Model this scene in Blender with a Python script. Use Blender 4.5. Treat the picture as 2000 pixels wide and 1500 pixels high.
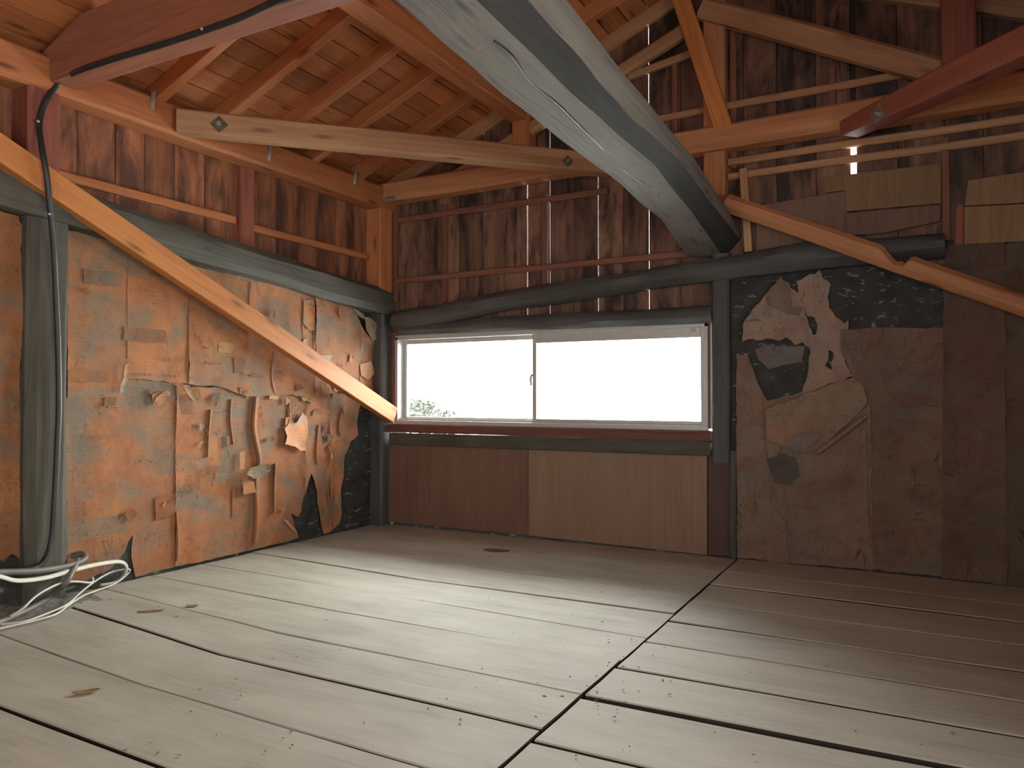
import bpy, bmesh, math, random
from mathutils import Vector, Matrix, noise
from mathutils.geometry import delaunay_2d_cdt

for o in list(bpy.data.objects):
    bpy.data.objects.remove(o)
S = bpy.context.scene
COL = S.collection
RND = random.Random(7)

# ------------------------------------------------------------------ camera, sky, light, exposure
# room axes: x along the window wall from the corner, y out through the window wall, z up, metres
FPX = 1480.0
YAW, PIT = math.atan(800 / FPX), math.atan(25 / FPX)
FW = Vector((-math.sin(YAW) * math.cos(PIT), math.cos(YAW) * math.cos(PIT), math.sin(PIT)))
RT = Vector((math.cos(YAW), math.sin(YAW), 0))
UP = RT.cross(FW)
CAM = Vector((2.861, -3.619, 0.75))
cd = bpy.data.cameras.new('camera')
cd.sensor_width = 36
cd.lens = 36 * FPX / 2000
cd.clip_start = 0.02
cam = bpy.data.objects.new('camera', cd)
COL.objects.link(cam)
cam.matrix_world = Matrix(((RT.x, UP.x, -FW.x, CAM.x), (RT.y, UP.y, -FW.y, CAM.y), (RT.z, UP.z, -FW.z, CAM.z), (0, 0, 0, 1)))
S.camera = cam

SKY = 40.0
w = bpy.data.worlds.new('overcast_sky')
S.world = w
w.use_nodes = True
w.node_tree.nodes['Background'].inputs[0].default_value = (1.0, 1.0, 0.975, 1)
w.node_tree.nodes['Background'].inputs[1].default_value = SKY
w.cycles.sampling_method = 'MANUAL'
w.cycles.sample_map_resolution = 64

def area(name, loc, rot, sx, sy, power, color=(1, 1, 1), spread=180):
    l = bpy.data.lights.new(name, 'AREA')
    l.shape = 'RECTANGLE'
    l.size, l.size_y, l.energy, l.color = sx, sy, power, color
    l.spread = math.radians(spread)
    o = bpy.data.objects.new(name, l)
    o.location = loc
    o.rotation_euler = rot
    COL.objects.link(o)
    return o

po = area('window_portal', (1.04, 0.09, 0.865), (math.radians(-90), 0, 0), 1.86, 0.5, 1)
po.data.cycles.is_portal = True
# added fill lamp behind the camera, no opening is built there
area('rear_fill_lamp', (2.3, -5.1, 1.0), (math.radians(104), 0, 0), 2.2, 1.2, 42, (1.0, 0.97, 0.92))
# added fill lamp out of view on the right; that wall has no door
area('right_fill_lamp', (4.0, -2.5, 1.0), (math.radians(101), 0, math.radians(90)), 1.7, 1.2, 30, (1.0, 0.97, 0.91), 120)
S.view_settings.view_transform = 'Standard'
S.view_settings.look = 'None'
S.view_settings.exposure = 0.0
S.view_settings.gamma = 1.0
S.view_settings.use_curve_mapping = False
S.cycles.use_denoising = True
S.cycles.max_bounces = 10
S.cycles.diffuse_bounces = 6
S.cycles.transparent_max_bounces = 12
S.cycles.sample_clamp_indirect = 8.0

# ------------------------------------------------------------------ measuring helpers: sight line through a photo pixel meets a plane of the room
def ray(px, py):
    return FW + RT * ((px - 1000) / FPX) - UP * ((py - 750) / FPX)
def AX(px, py, x):
    v = ray(px, py); return CAM + v * ((x - CAM.x) / v.x)
def AY(px, py, y):
    v = ray(px, py); return CAM + v * ((y - CAM.y) / v.y)
def AZ(px, py, z):
    v = ray(px, py); return CAM + v * ((z - CAM.z) / v.z)

# ------------------------------------------------------------------ materials
def newmat(name):
    m = bpy.data.materials.new(name)
    m.use_nodes = True
    nt = m.node_tree
    return m, nt, nt.nodes['Principled BSDF']

class NT:
    def __init__(s, nt): s.nt = nt
    def n(s, t, **kw):
        x = s.nt.nodes.new(t)
        for k, v in kw.items():
            setattr(x, k, v)
        return x
    def l(s, a, b): s.nt.links.new(a, b)
    def coords(s, scale, kind='Object', rnd=True):
        tc = s.n('ShaderNodeTexCoord')
        mp = s.n('ShaderNodeMapping')
        mp.inputs['Scale'].default_value = scale
        if rnd:
            oi = s.n('ShaderNodeObjectInfo')
            mu = s.n('ShaderNodeMath', operation='MULTIPLY'); mu.inputs[1].default_value = 37.0
            s.l(oi.outputs['Random'], mu.inputs[0])
            s.l(mu.outputs[0], mp.inputs['Location'])
        s.l(tc.outputs[kind], mp.inputs['Vector'])
        return mp.outputs[0]
    def noise(s, vec, sc=1.0, det=4, rough=.55, dist=0.0):
        x = s.n('ShaderNodeTexNoise')
        x.inputs['Scale'].default_value = sc; x.inputs['Detail'].default_value = det
        x.inputs['Roughness'].default_value = rough; x.inputs['Distortion'].default_value = dist
        s.l(vec, x.inputs['Vector']); return x.outputs['Fac']
    def ramp(s, fac, stops):
        r = s.n('ShaderNodeValToRGB')
        e = r.color_ramp.elements
        while len(e) < len(stops): e.new(0.5)
        for i, (p, c) in enumerate(stops):
            e[i].position = p
            e[i].color = (*c, 1) if not isinstance(c, (int, float)) else (c, c, c, 1)
        s.l(fac, r.inputs[0]); return r.outputs[0]
    def mix(s, fac, a, b, mode='MIX'):
        m = s.n('ShaderNodeMix', data_type='RGBA', blend_type=mode)
        for inp, v in ((m.inputs[0], fac), (m.inputs[6], a), (m.inputs[7], b)):
            if hasattr(v, 'links'): s.l(v, inp)
            else: inp.default_value = v if isinstance(v, (int, float)) else (*v, 1)
        return m.outputs[2]
    def math(s, op, a, b=None):
        m = s.n('ShaderNodeMath', operation=op)
        for i, v in enumerate((a, b)):
            if v is None: continue
            if hasattr(v, 'links'): s.l(v, m.inputs[i])
            else: m.inputs[i].default_value = v
        return m.outputs[0]
    def bump(s, h, bsdf, st=.3, d=.004):
        b = s.n('ShaderNodeBump'); b.inputs['Strength'].default_value = st; b.inputs['Distance'].default_value = d
        s.l(h, b.inputs['Height']); s.l(b.outputs[0], bsdf.inputs['Normal'])

def wood(name, light, dark, knots=True, soot=0.0, sootcol=(0.02, 0.018, 0.016), vary=.25, rough=.62, dust=0.0, dustcol=(.33, .31, .27), cracks=0.0, sscale=1.0, bumpy=.25):
    """sawn or hewn timber: grain runs along the object's own x axis; per-piece tone, knots, soot stains, dust film"""
    m, nt, b = newmat(name); g = NT(nt)
    v = g.coords((1.1, 11, 11))
    f1 = g.noise(v, 1.6, 5, .6, .6)
    v2 = g.coords((3.0, 95, 95))
    f2 = g.noise(v2, 1.0, 3, .6)
    col = g.mix(g.ramp(f1, [(.3, 0.0), (.72, 1.0)]), light, dark)
    col = g.mix(g.math('MULTIPLY', g.ramp(f2, [(.42, 0.0), (.75, 1.0)]), .45), col, tuple(c * .55 for c in dark))
    if knots:
        kv = g.coords((1.9, 8.0, 8.0))
        vo = g.n('ShaderNodeTexVoronoi'); vo.inputs['Scale'].default_value = 1.6
        g.l(kv, vo.inputs['Vector'])
        k = g.ramp(vo.outputs['Distance'], [(.05, 1.0), (.14, 0.35), (.2, 0.0)])
        col = g.mix(g.math('MULTIPLY', k, .85), col, tuple(c * .3 for c in dark))
    if vary:
        oi = g.n('ShaderNodeObjectInfo')
        vr = g.ramp(oi.outputs['Random'], [(0, 1 - vary), (1, 1 + vary * .6)])
        col = g.mix(1.0, col, vr, 'MULTIPLY')
    if soot:
        sv = g.coords((1.5 * sscale, 5.5 * sscale, 5.5 * sscale))
        sf = g.noise(sv, 1.5, 6, .68, .4)
        col = g.mix(g.math('MULTIPLY', g.ramp(sf, [(.44, 0.0), (.62, 1.0)]), soot), col, sootcol)
    if cracks:
        cv = g.coords((.3, 15, 15))
        cf = g.noise(cv, 1.0, 2, .5, .4)
        cr = g.ramp(cf, [(.487, 0.0), (.5, 1.0), (.513, 0.0)])
        col = g.mix(g.math('MULTIPLY', cr, cracks), col, (.03, .028, .025))
    if dust:
        dv = g.coords((2.2, 6, 6))
        df = g.noise(dv, 1.3, 5, .6)
        col = g.mix(g.math('MULTIPLY', g.ramp(df, [(.32, 0.0), (.68, 1.0)]), dust), col, dustcol)
    g.l(col, b.inputs['Base Color'])
    b.inputs['Roughness'].default_value = rough
    b.inputs['Specular IOR Level'].default_value = .35
    g.bump(g.math('ADD', f1, g.math('MULTIPLY', f2, .5)), b, bumpy)
    return m

def plain(name, col, rough=.6, metal=0.0, var=.15, nsc=8.0, rel=.1, tint=False):
    m, nt, b = newmat(name); g = NT(nt)
    f = g.noise(g.coords((1, 1, 1)), nsc, 5, .6)
    c = g.mix(g.ramp(f, [(.3, 0.0), (.7, 1.0)]), tuple(x * (1 - var) for x in col), tuple(min(1, x * (1 + var)) for x in col))
    if tint:
        oi = g.n('ShaderNodeObjectInfo')
        c = g.mix(1.0, c, oi.outputs['Color'], 'MULTIPLY')
    g.l(c, b.inputs['Base Color'])
    b.inputs['Roughness'].default_value = rough
    b.inputs['Metallic'].default_value = metal
    if rel: g.bump(f, b, rel)
    return m

M = {}
M['orange'] = wood('orange_cedar', (.56, .222, .085), (.41, .135, .052), vary=.18)
M['brace'] = wood('fresh_cedar', (.66, .27, .085), (.50, .17, .05), vary=.1)
M['pale'] = wood('pale_pole', (.56, .32, .175), (.40, .20, .105), vary=.15)
M['tie'] = wood('tie_beam_wood', (.38, .15, .085), (.25, .085, .055), vary=0)
M['red'] = wood('red_brown_timber', (.34, .11, .07), (.22, .065, .046), vary=.2)
M['redtrim'] = wood('red_trim', (.20, .082, .062), (.12, .05, .04), knots=False, vary=.1)
M['roof'] = wood('roof_board_cedar', (.60, .228, .078), (.44, .142, .052), vary=.28, soot=.2, sootcol=(.12, .05, .03))
M['board_l'] = wood('side_board_stained', (.42, .172, .083), (.26, .092, .046), vary=.3, soot=.85, sootcol=(.045, .022, .018), sscale=.9)
M['board_b'] = wood('gable_board_sooty', (.31, .16, .105), (.165, .082, .057), vary=.35, soot=.9, sootcol=(.02, .017, .016))
M['log'] = wood('grey_hewn_log', (.195, .182, .158), (.12, .112, .097), vary=0, cracks=.6, dust=.45, dustcol=(.235, .22, .192), bumpy=.9, rough=.8)
M['logdark'] = wood('sooty_log', (.045, .044, .04), (.022, .022, .02), knots=False, vary=0, dust=.15, dustcol=(.07, .067, .06), rough=.95)
M['grey'] = wood('grey_dusty_beam', (.098, .093, .072), (.056, .053, .042), knots=False, vary=.1, cracks=.9, dust=.45, dustcol=(.14, .135, .11), bumpy=.5, rough=.8)
M['dark'] = wood('sooty_beam', (.09, .087, .084), (.05, .049, .047), knots=False, vary=.1, dust=.35, dustcol=(.16, .158, .155), bumpy=.4)
M['floor'] = wood('dusty_floor_plank', (.42, .405, .34), (.35, .33, .27), knots=False, vary=.07, rough=.7, dust=.75, dustcol=(.49, .48, .41), bumpy=.12)
M['ply'] = wood('plywood_brown', (.21, .11, .079), (.155, .08, .058), knots=False, vary=.2, dust=.35, dustcol=(.24, .165, .12), bumpy=.05)
M['plytan'] = wood('plywood_tan', (.30, .195, .13), (.24, .145, .095), knots=False, vary=.05, dust=.35, dustcol=(.29, .22, .165), bumpy=.05)
M['cardboard'] = wood('cardboard_tan', (.30, .18, .09), (.25, .14, .075), knots=False, vary=.2, bumpy=.05)
M['alu'] = plain('aluminium_frame', (.55, .56, .55), .42, .35, .06, 20, 0)
M['steel'] = plain('dull_steel', (.40, .39, .35), .42, .75, .2, 30, .1)
M['rust'] = plain('dark_iron', (.13, .11, .08), .55, .5, .3, 40, .2)
M['black'] = plain('black_cable', (.02, .022, .02), .45, 0, .2, 30, .05)
M['greycable'] = plain('grey_cable', (.14, .135, .12), .5, 0, .15, 30, .05)
M['white'] = plain('white_cable', (.62, .60, .52), .5, 0, .08, 30, .03)
M['leaf'] = plain('dried_leaf', (.25, .145, .06), .7, 0, .3, 40, .2)
M['crumb'] = plain('debris_crumbs', (.16, .13, .095), .8, 0, .4, 60, 0)
M['snow'] = plain('snow_ground', (.80, .81, .82), .7, 0, .05, 1, 0)
M['foliage'] = plain('dark_foliage', (.012, .017, .012), .7, 0, .5, 6, 0)
M['bark'] = plain('bark', (.08, .06, .045), .8, 0, .3, 20, .3)
M['ink'] = plain('faded_ink', (.21, .115, .07), .8, 0, .2, 50, 0)
M['plankedge'] = plain('plank_gap_shade', (.028, .022, .015), .85, 0, .3, 12, .1)  # shade of the floor gaps painted onto the plank sides as near-black
M['purple'] = wood('purple_brown_board', (.105, .06, .055), (.075, .042, .04), knots=False, vary=0, dust=.3, dustcol=(.13, .09, .08), bumpy=.05)
M['lint'] = plain('grey_lint', (.20, .19, .16), .9, 0, .45, 45, .6)
M['batten'] = wood('red_batten', (.27, .115, .072), (.17, .068, .045), vary=.2)
M['orange2'] = wood('paler_cedar', (.58, .275, .135), (.43, .175, .08), vary=.12)
M['subfloor'] = plain('dark_cavity', (.05, .042, .03), .9, 0, .3, 5, .1)
M['roofcover'] = plain('roof_underlay', (.05, .035, .025), .9, 0, .2, 5, 0)

def mudmat():
    m, nt, b = newmat('sooty_mud_wall'); g = NT(nt)
    v = g.coords((1, 1, 1), rnd=False)
    f = g.noise(v, 9, 6, .65)
    c = g.mix(g.ramp(f, [(.3, 0.0), (.7, 1.0)]), (.014, .015, .014), (.058, .06, .054))
    f2 = g.noise(g.coords((1.6, 1, 3.2), rnd=False), 13, 4, .6, .8)
    c = g.mix(g.ramp(f2, [(.6, 0.0), (.68, 1.0)]), c, (.24, .24, .215))
    g.l(c, b.inputs['Base Color']); b.inputs['Roughness'].default_value = .75
    g.bump(f, b, .6, .02)
    return m
M['mud'] = mudmat()

def papermat(name, base, deep, grey, greyamt, printamt):
    """old newspaper pasted on a wall: tone, damp greying, columns of faded type; x tone from the object's colour"""
    m, nt, b = newmat(name); g = NT(nt)
    v = g.coords((1, 1, 1))
    c = g.mix(g.ramp(g.noise(v, 4.5, 5, .62, .5), [(.32, 0.0), (.68, 1.0)]), base, deep)
    c = g.mix(g.math('MULTIPLY', g.ramp(g.noise(g.coords((.8, .8, 1.3)), 4.2, 6, .62, .8), [(.46, 0.0), (.64, 1.0)]), greyamt), c, grey)
    # pages: faint rectangular blocks of differing tone
    sx0 = g.n('ShaderNodeTexCoord'); sp0 = g.n('ShaderNodeSeparateXYZ'); g.l(sx0.outputs['Object'], sp0.inputs[0])
    cb0 = g.n('ShaderNodeCombineXYZ'); g.l(g.math('ADD', sp0.outputs[0], sp0.outputs[1]), cb0.inputs[0]); g.l(sp0.outputs[2], cb0.inputs[1])
    oi0 = g.n('ShaderNodeObjectInfo'); va = g.n('ShaderNodeVectorMath', operation='ADD'); g.l(cb0.outputs[0], va.inputs[0]); g.l(g.math('MULTIPLY', oi0.outputs['Random'], 9.0), va.inputs[1])
    bk = g.n('ShaderNodeTexBrick'); bk.offset = .37; bk.squash = 1.6; bk.squash_frequency = 3
    bk.inputs['Color1'].default_value = (0, 0, 0, 1); bk.inputs['Color2'].default_value = (1, 1, 1, 1); bk.inputs['Mortar'].default_value = (.55, .55, .55, 1)
    bk.inputs['Scale'].default_value = 1.0; bk.inputs['Mortar Size'].default_value = .0012; bk.inputs['Brick Width'].default_value = .15; bk.inputs['Row Height'].default_value = .075
    g.l(va.outputs[0], bk.inputs['Vector'])
    pb = g.math('MULTIPLY', g.ramp(bk.outputs['Color'], [(.55, 0.0), (1.0, 1.0)]), g.ramp(g.noise(g.coords((1, 1, 1)), 3.0, 3, .6), [(.42, 0.0), (.6, 1.0)]))
    c = g.mix(g.math('MULTIPLY', pb, .7), c, grey)
    # type: rows of small marks gathered in blocks
    sx = g.n('ShaderNodeTexCoord')
    sp = g.n('ShaderNodeSeparateXYZ'); g.l(sx.outputs['Object'], sp.inputs[0])
    u = g.math('ADD', sp.outputs[0], sp.outputs[1])
    cb = g.n('ShaderNodeCombineXYZ'); g.l(u, cb.inputs[0]); g.l(sp.outputs[2], cb.inputs[1])
    mp = g.n('ShaderNodeMapping'); mp.inputs['Scale'].default_value = (150, 150, 1); g.l(cb.outputs[0], mp.inputs[0])
    f = g.noise(mp.outputs[0], 1.0, 1, .5)
    wv = g.n('ShaderNodeTexWave', bands_direction='Y'); wv.inputs['Scale'].default_value = 19
    g.l(cb.outputs[0], wv.inputs['Vector'])
    bl = g.ramp(g.noise(g.coords((2.2, 2.2, 5)), 2.6, 2, .5), [(.5, 0.0), (.56, 1.0)])
    ty = g.math('MULTIPLY', g.math('MULTIPLY', g.ramp(f, [(.5, 0.0), (.62, 1.0)]), g.ramp(wv.outputs['Fac'], [(.35, 0.0), (.55, 1.0)])), bl)
    c = g.mix(g.math('MULTIPLY', ty, printamt), c, tuple(x * .35 for x in deep))
    dk = g.ramp(g.noise(g.coords((1.5, 1.5, 4)), 6, 4, .6, 1.0), [(.64, 0.0), (.74, 1.0)])
    c = g.mix(g.math('MULTIPLY', dk, .5), c, tuple(x * .42 for x in deep))
    md = g.ramp(g.noise(v, 17, 4, .65, .6), [(.5, 0.0), (.72, 1.0)])
    c = g.mix(g.math('MULTIPLY', md, .45), c, tuple(x * .62 for x in deep))
    ck = g.ramp(g.noise(g.coords((5, 5, 2.0)), 1.6, 3, .6, 1.6), [(.492, 0.0), (.5, 1.0), (.508, 0.0)])
    ckm = g.ramp(g.noise(g.coords((1, 1, 1)), 3.5, 2, .5), [(.46, 0.0), (.58, 1.0)])
    c = g.mix(g.math('MULTIPLY', g.math('MULTIPLY', ck, ckm), .8), c, tuple(x * .25 for x in deep))
    oi = g.n('ShaderNodeObjectInfo')
    c = g.mix(1.0, c, oi.outputs['Color'], 'MULTIPLY')
    g.l(c, b.inputs['Base Color']); b.inputs['Roughness'].default_value = .78
    b.inputs['Specular IOR Level'].default_value = .25
    g.bump(g.noise(v, 30, 4, .6), b, .35, .004)
    return m
M['paper_l'] = papermat('newspaper_orange', (.47, .207, .088), (.31, .13, .062), (.215, .178, .132), .95, .3)
M['paper_b'] = papermat('newspaper_brown', (.30, .20, .145), (.20, .12, .095), (.215, .19, .155), .7, .3)

def glassmat():
    m, nt, b = newmat('window_glass'); g = NT(nt)
    out = nt.nodes['Material Output']
    t = g.n('ShaderNodeBsdfTransparent'); t.inputs[0].default_value = (.95, .97, .96, 1)
    gl = g.n('ShaderNodeBsdfGlossy'); gl.inputs['Roughness'].default_value = .03
    fr = g.n('ShaderNodeFresnel'); fr.inputs[0].default_value = 1.45
    mx = g.n('ShaderNodeMixShader'); g.l(fr.outputs[0], mx.inputs[0]); g.l(t.outputs[0], mx.inputs[1]); g.l(gl.outputs[0], mx.inputs[2])
    g.l(mx.outputs[0], out.inputs[0])
    return m
M['glass'] = glassmat()

# ------------------------------------------------------------------ object helpers
WM = {}
def link(name, me, mats, mw=None, parent=None):
    ob = bpy.data.objects.new(name, me)
    COL.objects.link(ob)
    for m in (mats if isinstance(mats, (list, tuple)) else [mats]):
        me.materials.append(M[m])
    mw = mw or Matrix.Identity(4)
    WM[ob.name] = mw.copy()
    if parent is not None:
        ob.parent = parent
        ob.matrix_basis = WM[parent.name].inverted() @ mw
    else:
        ob.matrix_basis = mw
    return ob

def thing(ob, label, cat, group=None):
    ob['label'] = label; ob['category'] = cat; ob['kind'] = 'thing'
    if group: ob['group'] = group
    return ob
def struct(ob):
    ob['kind'] = 'structure'; return ob

def smooth(me, ang=40):
    for p in me.polygons: p.use_smooth = True
    try: me.set_sharp_from_angle(angle=math.radians(ang))
    except Exception: pass

def ring(hw, hh, ch, n=0):
    """chamfered rectangle (or rounder with ch near the half size)"""
    c = min(ch, hw * .95, hh * .95)
    return [(hw, -hh + c), (hw, hh - c), (hw - c, hh), (-hw + c, hh), (-hw, hh - c), (-hw, -hh + c), (-hw + c, -hh), (hw - c, -hh)]

def frame(p0, p1, up=(0, 0, 1)):
    p0, p1 = Vector(p0), Vector(p1)
    x = (p1 - p0).normalized()
    u = Vector(up)
    y = u.cross(x)
    if y.length < 1e-4: y = Vector((0, 1, 0)).cross(x)
    y.normalize(); z = x.cross(y)
    c = (p0 + p1) / 2
    return Matrix(((x.x, y.x, z.x, c.x), (x.y, y.y, z.y, c.y), (x.z, y.z, z.z, c.z), (0, 0, 0, 1)))

def bar_mesh(L, wd, ht, ch=.004, seg=None, rough=0.0, taper=1.0, prof=None, seed=0, bow=0.0):
    """bar along local x; wd across local y, ht along local z; prof(t)->(dy,dz,sw,sh) bends or swells it"""
    seg = seg or max(1, int(L / .12)) if (rough or prof or bow) else 1
    bm = bmesh.new(); rows = []
    for i in range(seg + 1):
        t = i / seg
        dy = dz = 0.0; sw = sh = 1 + (taper - 1) * t
        if prof:
            a = prof(t); dy, dz = a[0], a[1]; sw *= a[2]; sh *= a[3]
        dz += bow * (1 - (2 * t - 1) ** 2)
        row = []
        for k, (a, b_) in enumerate(ring(wd / 2 * sw, ht / 2 * sh, ch)):
            p = Vector((L * (t - .5), a + dy, b_ + dz))
            if rough:
                q = Vector((p.x * 2.2 + seed * 7.3, p.y * 9, p.z * 9))
                p.y += rough * noise.noise(q); p.z += rough * noise.noise(q + Vector((31, 5, 9)))
            row.append(bm.verts.new(p))
        rows.append(row)
    for r0, r1 in zip(rows, rows[1:]):
        for k in range(8):
            bm.faces.new((r0[k], r0[(k + 1) % 8], r1[(k + 1) % 8], r1[k]))
    bm.faces.new(rows[0][::-1]); bm.faces.new(rows[-1])
    bmesh.ops.recalc_face_normals(bm, faces=bm.faces)
    me = bpy.data.meshes.new('bar'); bm.to_mesh(me); bm.free()
    return me

def timber(name, p0, p1, wd, ht, mat, up=(0, 0, 1), parent=None, **kw):
    L = (Vector(p1) - Vector(p0)).length
    me = bar_mesh(L, wd, ht, **kw)
    if kw.get('rough') or kw.get('ch', 0) > .012: smooth(me, 35)
    return link(name, me, mat, frame(p0, p1, up), parent)

def box(name, lo, hi, mat, parent=None, ch=.002):
    lo, hi = Vector(lo), Vector(hi)
    d = hi - lo; c = (lo + hi) / 2
    ax = max(range(3), key=lambda i: d[i])
    if ax == 0: return timber(name, (lo.x, c.y, c.z), (hi.x, c.y, c.z), d.y, d.z, mat, parent=parent, ch=ch)
    if ax == 1: return timber(name, (c.x, lo.y, c.z), (c.x, hi.y, c.z), d.x, d.z, mat, parent=parent, ch=ch)
    return timber(name, (c.x, c.y, lo.z), (c.x, c.y, hi.z), d.y, d.x, mat, up=(1, 0, 0), parent=parent, ch=ch)

def slab(name, lo, hi, mat, parent=None):
    """plain eight-corner block, world coordinates"""
    bm = bmesh.new(); bmesh.ops.create_cube(bm, size=1)
    for v in bm.verts: v.co = Vector([lo[i] + (v.co[i] + .5) * (hi[i] - lo[i]) for i in range(3)])
    me = bpy.data.meshes.new(name); bm.to_mesh(me); bm.free()
    return link(name, me, mat, None, parent)

def catmull(pts, n=8):
    P = [Vector(p) for p in pts]; out = []
    for i in range(len(P) - 1):
        a, b, c, d = P[max(i - 1, 0)], P[i], P[i + 1], P[min(i + 2, len(P) - 1)]
        for k in range(n):
            t = k / n
            out.append(.5 * ((2 * b) + (c - a) * t + (2 * a - 5 * b + 4 * c - d) * t * t + (3 * b - a - 3 * c + d) * t ** 3))
    out.append(P[-1]); return out

def tube(name, pts, r, mat, parent=None, n=8, sm=8, flat=1.0):
    P = catmull(pts, sm) if sm else [Vector(p) for p in pts]
    bm = bmesh.new(); rows = []
    nrm = None
    for i, p in enumerate(P):
        t = (P[min(i + 1, len(P) - 1)] - P[max(i - 1, 0)]).normalized()
        if nrm is None: nrm = t.orthogonal().normalized()
        nrm = (nrm - t * nrm.dot(t)).normalized(); bn = t.cross(nrm)
        rows.append([bm.verts.new(p + nrm * (r * math.cos(a)) + bn * (r * flat * math.sin(a))) for a in [2 * math.pi * k / n for k in range(n)]])
    for r0, r1 in zip(rows, rows[1:]):
        for k in range(n): bm.faces.new((r0[k], r0[(k + 1) % n], r1[(k + 1) % n], r1[k]))
    bm.faces.new(rows[0][::-1]); bm.faces.new(rows[-1])
    bmesh.ops.recalc_face_normals(bm, faces=bm.faces)
    me = bpy.data.meshes.new(name); bm.to_mesh(me); bm.free(); smooth(me, 60)
    c = sum(P, Vector()) / len(P)
    me.transform(Matrix.Translation(-c))
    return link(name, me, mat, Matrix.Translation(c), parent)

def clip_half(poly, axis, val, keep_less):
    out = []
    for i in range(len(poly)):
        a, b = poly[i], poly[(i + 1) % len(poly)]
        ina = (a[axis] <= val) == keep_less; inb = (b[axis] <= val) == keep_less
        if ina: out.append(a)
        if ina != inb:
            t = (val - a[axis]) / (b[axis] - a[axis])
            out.append((a[0] + t * (b[0] - a[0]), a[1] + t * (b[1] - a[1])))
    return out
def inside(p, poly):
    c = False; n = len(poly)
    for i in range(n):
        (x1, y1), (x2, y2) = poly[i], poly[i - 1]
        if (y1 > p[1]) != (y2 > p[1]) and p[0] < (x2 - x1) * (p[1] - y1) / (y2 - y1) + x1: c = not c
    return c
def ragged(poly, step=.03, amp=.006, seed=0):
    out = []
    for i in range(len(poly)):
        a, b = Vector(poly[i]), Vector(poly[(i + 1) % len(poly)])
        n = max(1, int((b - a).length / step))
        for k in range(n):
            p = a.lerp(b, k / n)
            q = Vector((p.x * 30 + seed, p.y * 30, seed * 1.7))
            out.append((p.x + amp * noise.noise(q), p.y + amp * noise.noise(q + Vector((9, 9, 9)))))
    return out

def sheet(name, poly, place, mat, parent, depth=.006, wr=.006, curl=.0, holes=(), spacing=.03, seed=0, tint=(1, 1, 1), amp=.006, crease=1.0):
    """a pasted or peeling sheet: outline in wall coordinates (u,v), relief out of the wall; place(u,v,d)->point"""
    if len(poly) < 3: return None
    poly = ragged(poly, spacing, amp, seed)
    hl = [ragged(h, spacing * .6, amp * .7, seed + 3) for h in holes]
    us = [p[0] for p in poly]; vs = [p[1] for p in poly]
    pts = [Vector(p) for p in poly]; edges = [(i, (i + 1) % len(poly)) for i in range(len(poly))]
    for h in hl:
        s = len(pts); pts += [Vector(p) for p in h]; edges += [(s + i, s + (i + 1) % len(h)) for i in range(len(h))]
    r = random.Random(seed)
    u = min(us)
    while u < max(us):
        v = min(vs)
        while v < max(vs):
            p = (u + r.uniform(-.3, .3) * spacing, v + r.uniform(-.3, .3) * spacing)
            if inside(p, poly) and not any(inside(p, h) for h in hl): pts.append(Vector(p))
            v += spacing
        u += spacing
    vo, _, fo, _, _, _ = delaunay_2d_cdt(pts, edges, [], 0, 1e-5)
    tri = []
    for f in fo:
        c = sum((vo[i] for i in f), Vector((0, 0))) / len(f)
        if inside(c, poly) and not any(inside(c, h) for h in hl): tri.append(f)
    if not tri: return None
    bd = [Vector(p) for p in poly] + [Vector(p) for h in hl for p in h]
    co = []
    for p in vo:
        q = Vector((p.x * 7 + seed * 3.1, p.y * 2.6, seed))
        d = depth + wr * (1 - abs(noise.noise(q)) * 2.2) * crease + wr * .6 * noise.noise(Vector((p.x * 3, p.y * 13, seed + 5)))
        if curl:
            e = min((p - b_).length for b_ in bd)
            kk = max(0.0, noise.noise(Vector((p.x * 5, p.y * 5, seed + 11))) + .35)
            d += curl * kk * max(0, 1 - e / .05) ** 2
        co.append(place(p.x, p.y, max(.002, d)))
    c = sum(co, Vector()) / len(co)
    me = bpy.data.meshes.new(name)
    me.from_pydata([tuple(p - c) for p in co], [], [tuple(f) for f in tri]); me.update(); smooth(me, 50)
    ob = link(name, me, mat, Matrix.Translation(c), parent)
    ob.color = (*tint, 1)
    return ob

# ------------------------------------------------------------------ floor: planks between measured joints
floor = struct(slab('floor', (-.1, -5.3, -.14), (4.2, .02, -.034), 'subfloor'))
LJ = [(-5.05,) * 3, (-4.75,) * 3, (-4.45,) * 3, (-4.16,) * 3, (-3.86,) * 3, (-3.55,) * 3, (-3.2, -3.22, -3.24), (-2.86, -2.89, -2.91), (-2.555, -2.585, -2.60), (-2.25, -2.325, -2.345), (-1.955, -2.066, -2.073),
      (-1.755, -1.838, -1.844), (-1.527, -1.565, -1.556), (-1.268, -1.30, -1.323), (-.985, -1.043, -1.025), (-.717, -.74, -.756), (-.43, -.36, -.298), (-.012,) * 3]
LG = [.006, .006, .006, .006, .006, .008, .012, .01, .011, .005, .009, .003, .005, .003, .003, .007, .004, .0]
RJ = [(-5.05,) * 2, (-4.75,) * 2, (-4.45,) * 2, (-4.15,) * 2, (-3.85,) * 2, (-3.5,) * 2, (-3.2,) * 2, (-2.93,) * 2, (-2.66, -2.65), (-2.39, -2.37), (-2.13, -2.09), (-1.85, -1.80), (-1.616, -1.58), (-1.364, -1.358), (-1.119, -1.115), (-.846, -.86), (-.559, -.60), (-.306, -.36), (-.012,) * 2]
RG = [.006, .006, .006, .006, .006, .006, .006, .01, .012, .012, .014, .024, .018, .009, .014, .006, .009, .004, .0]
XL, XM, XR = .005, 2.105, 4.08
def interp(t, vals):
    s = t * (len(vals) - 1); i = min(int(s), len(vals) - 2)
    return vals[i] + (vals[i + 1] - vals[i]) * (s - i)
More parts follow.
